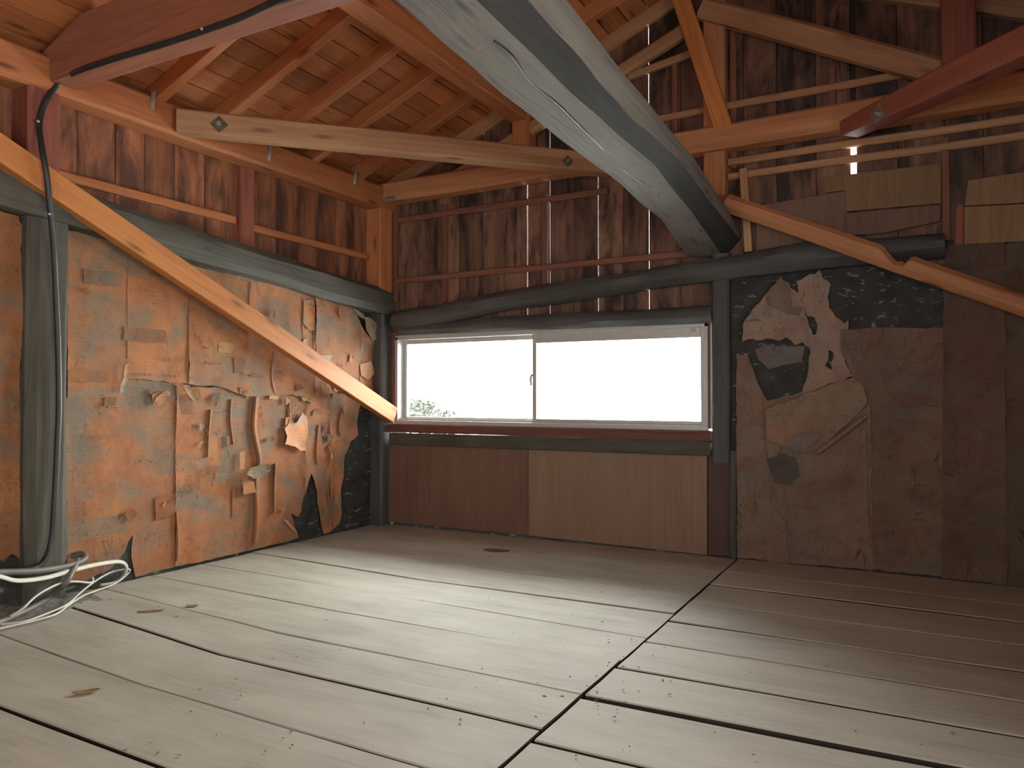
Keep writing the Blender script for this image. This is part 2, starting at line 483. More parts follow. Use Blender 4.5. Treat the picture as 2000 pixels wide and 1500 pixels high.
def plank(x0, x1, j0, j1, g0, g1, seed):
    n = 14; bm = bmesh.new(); rows = []
    dz = -RND.uniform(0, .004)
    yc = (interp(.5, j0) + interp(.5, j1)) / 2; xc = (x0 + x1) / 2
    for i in range(n + 1):
        t = i / n; x = x0 + (x1 - x0) * t
        ya = interp(t, j0) + g0 / 2 + .0015 * noise.noise(Vector((x * 4, seed, 0))) ; yb = interp(t, j1) - g1 / 2 + .0015 * noise.noise(Vector((x * 4, seed, 9)))
        row = []
        for (y, z) in ((ya, -.03), (ya, -.003), (ya + .003, 0), (ya * .5 + yb * .5, -.0015), (yb - .003, 0), (yb, -.003), (yb, -.03)):
            row.append(bm.verts.new((x - xc, y - yc, z + dz + .003 * noise.noise(Vector((x * 1.3, seed * 3.3, 2))))))
        rows.append(row)
    for a, b in zip(rows, rows[1:]):
        for k in range(7):
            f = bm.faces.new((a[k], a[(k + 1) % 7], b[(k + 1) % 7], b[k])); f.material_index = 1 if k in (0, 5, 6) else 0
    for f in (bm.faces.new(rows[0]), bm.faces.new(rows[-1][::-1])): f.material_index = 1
    bmesh.ops.recalc_face_normals(bm, faces=bm.faces)
    me = bpy.data.meshes.new('plank'); bm.to_mesh(me); bm.free(); smooth(me, 30)
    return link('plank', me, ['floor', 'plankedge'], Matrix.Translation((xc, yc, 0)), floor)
for i in range(len(LJ) - 1): plank(XL, XM - .006, LJ[i], LJ[i + 1], LG[i], LG[i + 1], i)
for i in range(len(RJ) - 1): plank(XM + .003, XR, RJ[i], RJ[i + 1], RG[i], RG[i + 1], i + 40)

# ------------------------------------------------------------------ walls
PIT_ = .4
def zroof(x): return 2.0 + PIT_ * (x if x < 2.02 else 4.04 - x)
wl = struct(slab('wall_left', (-.16, -5.3, -.05), (0.0, .02, 1.42), 'mud'))
wr_ = struct(slab('wall_right', (4.06, -5.3, -.05), (4.2, .02, 2.05), 'board_b'))
wf = struct(slab('wall_front', (-.1, -5.42, -.05), (4.2, -5.3, 2.9), 'board_b'))

def vboards(parent, coord, a0, a1, z0, ztop, mat, wmin, wmax, place, edges=None, gaps=None, seed=1):
    """upright boards side by side; place(a,depth)->(x,y)"""
    r = random.Random(seed); a = a0; cuts = [a0]
    if edges: cuts = edges
    else:
        while cuts[-1] < a1 - wmin: cuts.append(min(a1, cuts[-1] + r.uniform(wmin, wmax)))
    for i in range(len(cuts) - 1):
        g = (gaps or {}).get(i, 0.0)
        c0, c1 = cuts[i] + .0008, cuts[i + 1] - g - .0008
        off = r.uniform(-.003, .003)
        c = (c0 + c1) / 2
        zt = ztop(c) if callable(ztop) else ztop
        zb = z0(c) if callable(z0) else z0
        p = place(c, -.009 + off)
        L = zt - zb
        me = bar_mesh(L, c1 - c0, .016, ch=.002)
        u = place(c, 1.0); nrm = Vector((u[0] - p[0], u[1] - p[1], 0)).normalized()
        link('board', me, mat, frame((p[0], p[1], zb), (p[0], p[1], zt), nrm), parent)

vboards(wl, 1, -5.2, 0.0, 1.2, 2.05, 'board_l', .09, .17, lambda a, d: (d, a), seed=3)
struct(slab('trim_1', (-.06, -5.3, 1.38), (-.03, .02, 2.08), 'roofcover'))

# back wall: mud below the girt left and right of the window, gable boards above
wb = struct(slab('wall_back', (2.0, 0.0, -.05), (4.2, .16, 1.40), 'mud'))
slab('mud_strip', (-.02, 0.0, -.05), (.085, .16, 1.30), 'mud', wb)
slab('backing', (.085, .03, -.05), (2.0, .06, .50), 'mud', wb)
# gable board edges; light shows at a few joints
ed = [0.0]
leak = {}
marks = [AY(945, 500, 0).x, AY(987, 500, 0).x, AY(1030, 500, 0).x, AY(1074, 500, 0).x, AY(1121, 500, 0).x, AY(1168, 470, 0).x, AY(1217, 470, 0).x, AY(1268, 470, 0).x]
lk = [.0008, 0, .0014, .0016, 0, .001, 0, .0018]
r = random.Random(5)
while ed[-1] < marks[0] - .2: ed.append(ed[-1] + r.uniform(.11, .15))
ed.append(marks[0])
for k in range(len(marks)):
    if k: ed.append(marks[k])
    leak[len(ed) - 2] = lk[k]
gapx = AY(1672, 280, 0).x
while ed[-1] < gapx - .22: ed.append(ed[-1] + r.uniform(.13, .17))
ed.append(gapx); leak[len(ed) - 2] = .021
while ed[-1] < 4.04 - .16: ed.append(ed[-1] + r.uniform(.13, .18))
ed.append(4.06)
vboards(wb, 0, 0, 4.06, lambda a: 1.12 if a < 2.0 else 1.3, lambda a: zroof(a) + .03, 'board_b', .12, .17, lambda a, d: (a, -d), edges=ed, gaps=leak, seed=9)
for i in range(1, len(ed) - 1):   # outer cover strips close the tight joints
    if leak.get(i - 1, 0) < .0005:
        slab('cover_strip', (ed[i] - .03, .019, 1.14), (ed[i] + .03, .027, zroof(ed[i])), 'roofcover', wb)
zz = lambda py: AY(1663, py, 0).z
for z0, z1 in ((1.2, zz(338)), (zz(285), zz(224)), (zz(210), 2.7)):
    slab('cover_strip', (gapx - .05, .019, z0), (gapx + .04, .027, z1), 'roofcover', wb)

# ------------------------------------------------------------------ ceiling: roof boards on both slopes
ce = struct(slab('ceiling', (-.3, -5.35, 2.80), (-.29, -5.34, 2.81), 'roofcover'))
def slope(sign):
    n = Vector((-PIT_ * sign, 0, 1)).normalized()
    t = Vector((1 if sign > 0 else -1, 0, PIT_)).normalized()
    x0 = 0.0 if sign > 0 else 4.04
    s = -.25; i = 0
    while s < 2.03 / t.dot(Vector((abs(t.x) / t.x, 0, 0))):
        wdt = .108 + RND.uniform(-.006, .006)
        c = Vector((x0, 0, 2.0)) + t * (s + wdt / 2) + n * (.007 + RND.uniform(0, .0025))
        me = bar_mesh(5.5, wdt - .0055, .013, ch=.0015)
        link('roof_board', me, 'roof', frame((c.x, -5.35, c.z), (c.x, .15, c.z), n), ce)
        s += wdt; i += 1
    c0 = Vector((x0, 0, 2.0)) + t * -.3 + n * .028; c1 = Vector((x0, 0, 2.0)) + t * 2.2 + n * .028
    me = bpy.data.meshes.new('roof_sheathing')
    vs = []
    for y in (-5.4, .2):
        for c, d in ((c0, 0), (c1, 0), (c1, .02), (c0, .02)):
            p = c + n * d; vs.append((p.x, y, p.z))
    me.from_pydata(vs, [], [(0, 1, 2, 3), (7, 6, 5, 4), (0, 4, 5, 1), (1, 5, 6, 2), (2, 6, 7, 3), (3, 7, 4, 0)])
    link('roof_sheathing', me, 'roofcover', None, ce)
slope(1); slope(-1)

# ------------------------------------------------------------------ left wall timbers
def zr(x): return 1.93 + PIT_ * (x if x < 2.02 else 4.04 - x)
plate_l = thing(timber('wall_plate', (.055, -4.2, 1.915), (.055, .03, 1.915), .115, .13, 'orange', ch=.012, rough=.004, seed=2), 'orange timber wall plate along the top of the left wall under the rafters', 'beam')
plate_b = thing(timber('wall_plate', (-.02, -.055, 1.94), (4.05, -.055, 1.965), .11, .115, 'orange2', ch=.012, rough=.004, seed=4), 'long orange plate beam crossing the gable wall above the window', 'beam')
girt_l = thing(timber('girt', (.045, -3.2, 1.553), (.045, .0, 1.303), .15, .128, 'grey', ch=.03, rough=.02, seed=6, seg=26), 'dusty grey crooked girt along the left wall above the newspapers', 'beam')
thing(timber('upper_post', (.045, -2.04, 1.50), (.045, -2.04, 1.86), .115, .115, 'red', up=(1, 0, 0), ch=.006), 'short red-brown post above the grey girt, left end of the tie beam', 'post')
post = thing(timber('post', (.01, -1.99, -.02), (.01, -1.99, 1.45), .15, .13, 'grey', up=(1, 0, 0), ch=.03, rough=.012, seg=14, seed=8), 'grey weathered post between newspapered panels with black cable hanging down it', 'post')
thing(timber('corner_post', (.04, -.06, 1.27), (.04, -.06, 1.86), .12, .12, 'orange', up=(1, 0, 0), ch=.006, rough=.003), 'orange upper corner post where the plates meet above the grey girt', 'post')
thing(timber('corner_post', (.03, -.03, -.02), (.03, -.03, 1.29), .1, .11, 'dark', up=(1, 0, 0), ch=.012, rough=.008, seg=10), 'black sooty lower corner post left of the window', 'post')
def px_bar(name, a, b, plane, val, wd, ht, mat, **kw):
    f = {'x': AX, 'y': AY}[plane]
    return timber(name, f(*a, val), f(*b, val), wd, ht, mat, **kw)
# thin studs and battens nailed to the boards are pieces of the wall
for a, b in (((100, 336), (458, 432)), ((478, 440), (715, 503)), ((-60, 300), (55, 322))):
    p, q = AX(*a, .012), AX(*b, .012)
    timber('batten', (.012, p.y, (p.z + q.z) / 2), (.012, q.y, (p.z + q.z) / 2), .022, .036, 'orange', parent=wl, ch=.004)
for px, py, wpx in ((482, 400, .085), (1200, 0, 0)):
    if wpx:
        p = AX(px, py, .018)
        timber('stud', (.012, p.y, 1.35), (.012, p.y, 1.86), wpx, .03, 'red', up=(1, 0, 0), parent=wl, ch=.004)
for px in (20, 155, 285, 600):
    pass

# ------------------------------------------------------------------ back wall timbers
def loft(name, st, depth0, depth1, mat, seed=0, rough=.012):
    """crooked squared log along x: st = [(x, zlow, zhigh)], front and back faces at depth0 < depth1 (y)"""
    xs = [s[0] for s in st]; n = 34
    bm = bmesh.new(); rows = []; x0, x1 = xs[0], xs[-1]
    ctr = Vector(((x0 + x1) / 2, (depth0 + depth1) / 2, (st[0][1] + st[0][2]) / 2))
    for i in range(n + 1):
        x = x0 + (x1 - x0) * i / n
        k = max(j for j in range(len(xs) - 1) if xs[j] <= x + 1e-6); t = (x - xs[k]) / (xs[k + 1] - xs[k])
        zl = st[k][1] + (st[k + 1][1] - st[k][1]) * t; zh = st[k][2] + (st[k + 1][2] - st[k][2]) * t
        row = []
        for a, b in ring((depth1 - depth0) / 2, (zh - zl) / 2, min(.035, (zh - zl) * .35)):
            p = Vector((x, ctr.y + a, (zl + zh) / 2 + b))
            q = Vector((p.x * 2.5 + seed, p.y * 7, p.z * 7))
            p.y += rough * noise.noise(q) ; p.z += rough * .8 * noise.noise(q + Vector((4, 8, 2)))
            row.append(bm.verts.new(p - ctr))
        rows.append(row)
    for a, b in zip(rows, rows[1:]):
        for k in range(8): bm.faces.new((a[k], a[(k + 1) % 8], b[(k + 1) % 8], b[k]))
    bm.faces.new(rows[0][::-1]); bm.faces.new(rows[-1])
    bmesh.ops.recalc_face_normals(bm, faces=bm.faces)
    me = bpy.data.meshes.new(name); bm.to_mesh(me); bm.free(); smooth(me, 45)
    return link(name, me, mat, Matrix.Translation(ctr))
top = [(762, 607), (860, 590), (980, 566), (1100, 548), (1170, 536), (1270, 520), (1350, 508), (1450, 494), (1590, 470), (1700, 462), (1845, 452)]
low = [(762, 642), (860, 630), (980, 606), (1100, 587), (1170, 578), (1270, 562), (1350, 550), (1450, 536), (1590, 522), (1700, 512), (1845, 500)]
girt_b = thing(loft('girt', [(AY(a[0], a[1], -.1).x, AY(*b, -.1).z, AY(*a, -.1).z) for a, b in zip(top, low)], -.1, .0, 'dark', 3), 'dark crooked log girt across the gable wall above the window', 'beam')
lt = [(775, 634), (900, 622), (1100, 611), (1250, 603), (1388, 594)]; ll = [(775, 652), (900, 648), (1100, 640), (1250, 634), (1388, 629)]
thing(loft('lintel', [(AY(a[0], a[1], -.06).x, AY(*b, -.06).z, AY(*a, -.06).z) for a, b in zip(lt, ll)], -.06, .02, 'dark', 8, .006), 'dark grey lintel with dusty upper edge directly over the window frame', 'beam')
thing(timber('post', (2.035, .0, .44), (2.035, .0, 1.42), .08, .1, 'dark', up=(0, -1, 0), ch=.008, rough=.006, seg=8), 'dark upright post at the right side of the window', 'post')
# battens and studs on the gable boards
def zline(px, py, y): return AY(px, py, y).z
for xa, xb, z, m in ((AY(780, 440, 0).x, AY(1190, 380, 0).x, zline(1000, 399, -.02), 'batten'), (AY(780, 540, 0).x, AY(1345, 500, 0).x, zline(1000, 528, -.02), 'batten'),
                     (AY(1288, 225, 0).x, AY(1850, 140, 0).x, zline(1560, 182, -.02), 'pale'), (AY(1424, 345, 0).x, 3.4, zline(1600, 320, -.02), 'pale'), (AY(1424, 300, 0).x, 3.4, zline(1600, 290, -.02), 'pale')):
    timber('batten', (xa, -.012, z), (xb, -.012, z + .004), .024, .034, m, parent=wb, ch=.006, rough=.004)
for px, py0, py1, wpx in ((773, 415, 590, .03), (869, 400, 590, .034), (1065, 375, 560, .032), (1030, 240, 330, .03), (1432, 60, 330, .028), (1846, 270, 470, .03), (1318, 120, 330, .028), (1625, 130, 260, .03)):
    a, b = AY(px, py0, -.01), AY(px, py1, -.01)
    timber('stud', (a.x, -.01, b.z), (a.x, -.01, a.z), wpx, .02, 'batten', up=(0, -1, 0), parent=wb, ch=.003)
a = AY(1452, 330, -.03); b = AY(1462, 492, -.03)
timber('stud', b, a, .035, .024, 'pale', up=(0, -1, 0), parent=wb, ch=.003)
king = thing(timber('king_post', (2.015, -.025, 1.56), (2.015, -.025, 2.72), .1, .09, 'orange2', up=(0, -1, 0), ch=.006, rough=.002), 'orange king post standing at the middle of the gable wall', 'post')
thing(timber('leaning_strut', AY(1328, -10, -.085), AY(1416, 257, -.085), .08, .045, 'brace', up=(0, -1, 0), ch=.004), 'slanting orange strut leaning across the front of the king post', 'brace')
thing(timber('gable_rafter', AY(1372, 18, -.075), AY(1900, 158, -.075), .08, .1, 'pale', ch=.02, rough=.006), 'pale pole falling rightwards from the top of the king post', 'brace')
thing(timber('gable_rafter', AY(1350, 52, -.06), AY(880, 352, -.06), .06, .07, 'pale', ch=.016, rough=.005), 'pale pole rising from behind the corner brace to the king post', 'brace')
thing(timber('gable_rafter', (4.02, -.02, zr(4.02) + .04), (2.08, -.02, zr(2.08) + .04), .05, .085, 'pale', ch=.008), 'pale rafter on the right roof slope against the gable boards, top of the frame', 'rafter')
p = AY(1228, 150, -.03); q = AY(1352, 104, -.03)
timber('batten', p, q, .03, .035, 'pale', parent=wb, ch=.006)
thing(timber('purlin_post', (3.0, -.14, 2.0), (3.0, -.14, 2.36), .12, .1, 'red', up=(0, -1, 0), ch=.005), 'short dark red post standing on the gable plate near the right edge', 'post')
thing(timber('purlin_post', (1.01, -.06, 1.97), (1.01, -.06, 2.24), .1, .09, 'orange', up=(0, -1, 0), ch=.005), 'short orange post half hidden behind the big log, under the purlin', 'post')
thing(timber('purlin', (1.0, -4.6, 2.255), (1.0, .02, 2.255), .1, .1, 'orange', ch=.006), 'straight orange purlin under the left rafters beside the big grey log', 'beam')
# diagonal pole on the right with a notch cut in its upper side
def notch(t):
    d = (t - .565)
    k = max(0.0, 1 - abs(d + .02) / .055) if d < -.0 else max(0.0, 1 - abs(d) / .012)
    return (0, -.022 * k, 1, 1 - .5 * k)
dg = thing(timber('diagonal_brace', AY(1418, 396, -.12), AY(2090, 628, -.12), .06, .083, 'orange2', ch=.022, prof=notch, seg=120, rough=.004), 'round orange diagonal pole with a cut notch on the right half of the gable wall', 'brace')
b0, b1 = AX(-60, 254, .125), AX(766, 811, .125)
b0 = b0 + (b0 - b1) * .17
db = thing(timber('diagonal_brace', b0, b1, .05, .094, 'brace', ch=.003), 'bright orange diagonal board brace sloping down the left wall to the window corner', 'brace')

# ------------------------------------------------------------------ tie beam, corner braces
tbp = [(.015, 1.885), (4.02, 1.885), (4.02, 1.99), (3.75, 2.09), (.30, 2.09), (.015, 1.985)]
bm = bmesh.new()
n = len(tbp); tc = Vector((2.02, -1.98, 1.985))
fr = [bm.verts.new(Vector((x, -2.03, z)) - tc) for x, z in tbp]; bk = [bm.verts.new(Vector((x, -1.93, z)) - tc) for x, z in tbp]
bm.faces.new(fr); bm.faces.new(bk[::-1])
for i in range(n): bm.faces.new((fr[i], bk[i], bk[(i + 1) % n], fr[(i + 1) % n]))
bmesh.ops.recalc_face_normals(bm, faces=bm.faces)
bmesh.ops.bevel(bm, geom=list(bm.edges), offset=.006, segments=2, affect='EDGES')
me = bpy.data.meshes.new('tie_beam'); bm.to_mesh(me); bm.free()
tie = thing(link('tie_beam', me, 'tie', Matrix.Translation(tc)), 'dark red-brown tie beam overhead at upper left with black cable along it', 'beam')

def washer_bolt(parent, c, nrm, s=.05, rot=.78, mat='rust'):
    c = Vector(c); nrm = Vector(nrm).normalized()
    z = Vector((0, 0, 1)); x = z.cross(nrm).normalized(); y = nrm.cross(x)
    R = Matrix(((x.x, y.x, nrm.x, c.x), (x.y, y.y, nrm.y, c.y), (x.z, y.z, nrm.z, c.z), (0, 0, 0, 1))) @ Matrix.Rotation(rot, 4, 'Z')
    bm = bmesh.new(); bmesh.ops.create_cube(bm, size=1, matrix=Matrix.Translation((0, 0, .002)) @ Matrix.Diagonal((s, s, .0045, 1)))
    bmesh.ops.bevel(bm, geom=list(bm.edges), offset=.0008, segments=1, affect='EDGES')
    me = bpy.data.meshes.new('washer'); bm.to_mesh(me); bm.free()
    wsh = link('washer', me, mat, R, parent)
    bm = bmesh.new()
    bmesh.ops.create_cone(bm, cap_ends=True, segments=6, radius1=s * .23, radius2=s * .23, depth=.011, matrix=Matrix.Translation((0, 0, .010)))
    bmesh.ops.create_cone(bm, cap_ends=True, segments=12, radius1=s * .12, radius2=s * .11, depth=.012, matrix=Matrix.Translation((0, 0, .021)))
    me = bpy.data.meshes.new('nut'); bm.to_mesh(me); bm.free()
    link('nut', me, 'steel', R, parent)
h0, h1 = AX(347, 241, .115), AY(1175, 329, -.11)
hb = thing(timber('corner_brace', (h0.x, h0.y, 1.905), (h1.x + .03, h1.y + .03, 1.9), .09, .095, 'pale', ch=.008, rough=.003), 'horizontal timber corner brace bolted between left plate and gable plate', 'brace')
hd = Vector((h1.x - h0.x, h1.y - h0.y, 0)).normalized(); hn = Vector((hd.y, -hd.x, 0))
if hn.y > 0: hn = -hn
def on_face(px, py, c, nrm):
    v = ray(px, py); t = (Vector(c) - CAM).dot(nrm) / v.dot(nrm); return CAM + v * t
fc = Vector((h0.x, h0.y, 1.9)) + hn * .0465
washer_bolt(hb, on_face(428, 243, fc, hn), hn, .05)
washer_bolt(hb, on_face(1108, 315, fc, hn), hn, .04)
g0 = AY(1657, 252, -.12)
hb2 = thing(timber('corner_brace', (2.60, -.12, 1.888), (3.95, -1.42, 1.905), .1, .1, 'red', ch=.008, seg=30, prof=lambda t: (0, 0, 1, min(1, .64 + 1.5 * t))), 'dark red corner brace with pale square washer at upper right', 'brace')
d2 = Vector((1.35, -1.30, 0)).normalized(); n2 = Vector((d2.y, -d2.x, 0))
if n2.dot(CAM - Vector((2.6, -.12, 1.9))) < 0: n2 = -n2
washer_bolt(hb2, on_face(1715, 222, Vector((2.6, -.12, 1.9)) + n2 * .0515, n2), n2, .058, .5, 'steel')

# ------------------------------------------------------------------ big hewn log overhead
PA = [(769, 0, 1.87), (895, 108, 1.87), (1003, 200, 1.87), (1070, 252, 1.87), (1140, 308, 1.87), (1210, 357, 1.87), (1256, 400, 1.87), (1290, 426, 1.87), (1330, 476, 1.88), (1352, 500, 1.90)]
PB = [(930, 0, 2.04), (1070, 136, 2.04), (1140, 203, 2.04), (1210, 266, 2.04), (1280, 325, 2.04), (1350, 415, 2.04), (1413, 503, 2.04)]
PC = [(1045, 17, 2.12), (1105, 80, 2.12), (1175, 168, 2.12), (1245, 241, 2.12), (1315, 301, 2.12), (1350, 345, 2.12), (1415, 430, 2.12), (1443, 464, 2.12)]
PD = [(1105, 0, 2.10), (1175, 87, 2.10), (1245, 175, 2.10), (1315, 262, 2.10), (1352, 304, 2.10), (1391, 364, 2.10), (1419, 406, 2.10), (1442, 449, 2.10)]
def curve_z(lst):
    q = sorted([(AX(a, b, c).y, AX(a, b, c).z) for a, b, c in lst])
    def f(y):
        if y <= q[0][0]:
            return q[0][1] + .01 * (q[0][0] - y)
        if y >= q[-1][0]: return q[-1][1]
        for (y0, z0), (y1, z1) in zip(q, q[1:]):
            if y0 <= y <= y1: return z0 + (z1 - z0) * (y - y0) / (y1 - y0)
    return f
fa, fb, fc_, fd = map(curve_z, (PA, PB, PC, PD))
bm = bmesh.new(); rows = []; N = 70; lc = Vector((2.0, -1.6, 1.65))
for i in range(N + 1):
    y = -3.9 + (3.9 + .01) * i / N
    za, zb_, zc, zd = fa(y), fb(y), fc_(y), fd(y)
    wv = .012 * noise.noise(Vector((y * 2.3, 1, 1)))
    pts = [(1.87 + wv, za), (1.955, (za + zb_) / 2 - .006), (2.04 + wv * .5, zb_), (2.085, (zb_ + zc) / 2 - .003), (2.12, zc), (2.118, (zc + zd) / 2), (2.10, zd), (2.04, zd + .035), (1.95, zd + .04), (1.875, zd + .005), (1.85, (za + zd) / 2)]
    row = []
    for k, (x, z) in enumerate(pts):
        q = Vector((x * 9, y * 5, z * 9))
        e = .004 if k < 7 else .008
        row.append(bm.verts.new(Vector((x + e * noise.noise(q), y, z + e * noise.noise(q + Vector((3, 3, 3))))) - lc))
    rows.append(row)
K = len(rows[0])
for a, b in zip(rows, rows[1:]):
    for k in range(K):
        f = bm.faces.new((a[k], a[(k + 1) % K], b[(k + 1) % K], b[k]))
        f.material_index = 1 if k in (2, 3) else 0
bm.faces.new(rows[0]); bm.faces.new(rows[-1][::-1])
bmesh.ops.recalc_face_normals(bm, faces=bm.faces)
RL = Matrix.Rotation(math.radians(90), 4, 'Z')
bmesh.ops.transform(bm, matrix=RL.inverted(), verts=bm.verts)
me = bpy.data.meshes.new('log_beam'); bm.to_mesh(me); bm.free(); smooth(me, 28)
logob = thing(link('log_beam', me, ['log', 'logdark'], Matrix.Translation(lc) @ RL), 'massive grey hewn log with a black sooty stripe crossing overhead to the gable wall', 'beam')

ck = []
for x_, y_ in ((965, 80), (1000, 108), (1035, 157), (1087, 200), (1122, 234), (1175, 287), (1224, 336), (1273, 367)):
    q = AZ(x_, y_, 1.57)
    for _ in range(6): q = AZ(x_, y_, fa(q.y) + (fb(q.y) - fa(q.y)) * min(1, max(0, (q.x - 1.87) / .17)) - .0045)
    ck.append(q)
tube('crack', ck, .0035, 'black', logob, n=6, sm=5, flat=.5)
# ------------------------------------------------------------------ rafters of the left slope
RL_ = [(-1.60, 'first rafter past the tie beam on the left slope, shortest in view'), (-1.29, 'thick dark-sided rafter meeting the left end of the corner brace'), (-.985, 'rafter on the left slope just right of the thick dark-sided one'),
       (-.688, 'middle rafter of the left slope, crossing above the corner brace'), (-.337, 'rafter second from the gable boards on the left slope'), (-.022, 'gable-end rafter of the left slope lying against the sooty boards')]
for y, lab in RL_:
    timb = timber('rafter', (-.2, y + .022, zr(-.2) + .034), (2.02, y + .022, zr(2.02) + .034), .046, .072, 'orange' if y < -.1 else 'pale', ch=.003)
    thing(timb, lab, 'rafter', 'rafters of the left roof slope')
for y in (-2.2, -2.5, -2.8, -3.1):
    pass
# metal rafter ties nailed on the left plate
for px, py in ((297, 197), (525, 300), (693, 348)):
    p = AX(px, py, .118)
    tube('metal_strap', [p + Vector((0, 0, -.035)), p + Vector((.002, 0, 0)), p + Vector((.004, .006, .04))], .009, 'steel', plate_l, n=8, sm=3, flat=.25)
p = AY(762, 388, -.114)
bm = bmesh.new(); bmesh.ops.create_cube(bm, size=1, matrix=Matrix.Diagonal((.075, .004, .026, 1))); bmesh.ops.bevel(bm, geom=list(bm.edges), offset=.0015, segments=1, affect='EDGES')
bmesh.ops.create_cone(bm, cap_ends=True, segments=10, radius1=.006, radius2=.005, depth=.006, matrix=Matrix.Translation((-.015, -.004, 0)) @ Matrix.Rotation(math.pi / 2, 4, 'X'))
bmesh.ops.create_cone(bm, cap_ends=True, segments=10, radius1=.006, radius2=.005, depth=.006, matrix=Matrix.Translation((-.003, -.004, 0)) @ Matrix.Rotation(math.pi / 2, 4, 'X'))
me = bpy.data.meshes.new('metal_plate'); bm.to_mesh(me); bm.free()
link('metal_plate', me, 'steel', Matrix.Translation(p), plate_b)

# ------------------------------------------------------------------ window
WX0, WX1 = .105, 1.972
wz0, wz1 = .60, 1.115
win = struct(bpy.data.objects.new('window_1', None)); COL.objects.link(win); win.location = (1.04, 0, .6); WM[win.name] = Matrix.Translation((1.04, 0, .6))
F = [('frame_head', (WX0 + .015, -.005, 1.085), (WX1, .10, 1.112)), ('frame_sill', (WX0 + .015, -.012, .588), (WX1, .10, .612)), ('frame_jamb', (WX0 + .012, -.005, .60), (WX0 + .034, .10, 1.10)), ('frame_jamb', (WX1 - .022, -.005, .60), (WX1, .10, 1.10))]
for nm, lo, hi in F: box(nm, lo, hi, 'alu', win)
box('track', (WX0 + .03, .02, .61), (WX1 - .02, .026, .622), 'alu', win)
xm = AY(1047, 740, .04).x
def sash(x0, x1, y0, y1, top_h):
    s = bpy.data.objects.new('sash', None); COL.objects.link(s); s.parent = win
    mw = Matrix.Translation(((x0 + x1) / 2, (y0 + y1) / 2, .61)); WM[s.name] = mw; s.matrix_basis = WM[win.name].inverted() @ mw
    box('stile', (x0, y0, .615), (x0 + .024, y1, 1.088), 'alu', s); box('stile', (x1 - .024, y0, .615), (x1, y1, 1.088), 'alu', s)
    box('rail', (x0 + .024, y0, .615), (x1 - .024, y1, .632), 'alu', s); box('rail', (x0 + .024, y0, 1.088 - top_h), (x1 - .024, y1, 1.088), 'alu', s)
    slab('pane', (x0 + .022, (y0 + y1) / 2 - .0015, .63), (x1 - .022, (y0 + y1) / 2 + .0015, 1.088 - top_h + .002), 'glass', s)
    return s
sash(WX0 + .034, xm + .014, .055, .08, .026)
s2 = sash(xm - .012, WX1 - .022, .018, .043, .05)
p = AY(1041, 742, .03)
tube('latch', [p + Vector((0, -.01, .03)), p + Vector((-.006, -.014, .012)), p + Vector((-.002, -.018, -.03))], .007, 'steel', s2, sm=4)
p = AY(1354, 645, .014); box('sticker', p - Vector((.013, .002, .008)), p + Vector((.013, 0, .008)), 'steel', s2)
# wooden trims round the window
struct(box('trim_2', (WX0 - .03, -.02, 1.113), (WX1 + .008, .06, 1.128), 'redtrim'))
struct(box('trim_3', (WX0 - .006, -.02, .60), (WX0 + .012, .06, 1.113), 'redtrim'))
struct(box('trim_4', (WX1, -.03, .60), (WX1 + .012, .06, 1.113), 'redtrim'))
struct(box('trim_5', (.08, -.035, .541), (WX1 + .018, .05, .587), 'redtrim'))
struct(timber('trim_6', (.105, -.01, .5035), (1.985, -.01, .505), .06, .068, 'grey', ch=.004))
struct(box('trim_7', (.06, -.015, .60), (.098, .05, 1.20), 'grey'))
# plywood panels below the window
def panel(name, pxs, y, th, mat, parent=None, lab=None, cat=None, place=AY, amp=.0):
    pts = [place(*p, y) for p in pxs]
    c = sum(pts, Vector()) / len(pts)
    bm = bmesh.new()
    out = Vector((0, -1, 0)) if place is AY else Vector((1, 0, 0))
    f = [bm.verts.new(p - c) for p in pts]; k = [bm.verts.new(p - out * th - c) for p in pts]
    n = len(pts); bm.faces.new(f); bm.faces.new(k[::-1])
    for i in range(n): bm.faces.new((f[i], k[i], k[(i + 1) % n], f[(i + 1) % n]))
    bmesh.ops.recalc_face_normals(bm, faces=bm.faces)
    bmesh.ops.bevel(bm, geom=list(bm.edges), offset=.0012, segments=1, affect='EDGES')
    me = bpy.data.meshes.new(name); bm.to_mesh(me); bm.free()
    R = Matrix.Rotation(math.radians(-90), 4, 'Y')
    me.transform(R.inverted())
    ob = link(name, me, mat, Matrix.Translation(c) @ R, parent)
    if lab: thing(ob, lab, cat)
    return ob
panel('plywood_sheet', [(738, 880), (748, 867), (1031, 878), (1031, 1046), (738, 1017)], -.012, .006, 'ply', None, 'dark red-brown plywood sheet under the left half of the window', 'panel')
panel('plywood_sheet', [(1032, 878), (1381, 886), (1381, 1084), (1032, 1046)], -.014, .006, 'plytan', None, 'lighter brown plywood sheet under the right half of the window', 'panel')
panel('plywood_strip', [(1383, 886), (1426, 886), (1426, 1086), (1383, 1084)], -.012,   .006, 'purple', None, 'narrow dark purple-brown board right of the window plywood, beneath the post', 'panel')
timber('stud', AY(1433, 1088, -.01), AY(1433, 880, -.01), .03, .04, 'dark', up=(0, -1, 0), parent=wb, ch=.004)

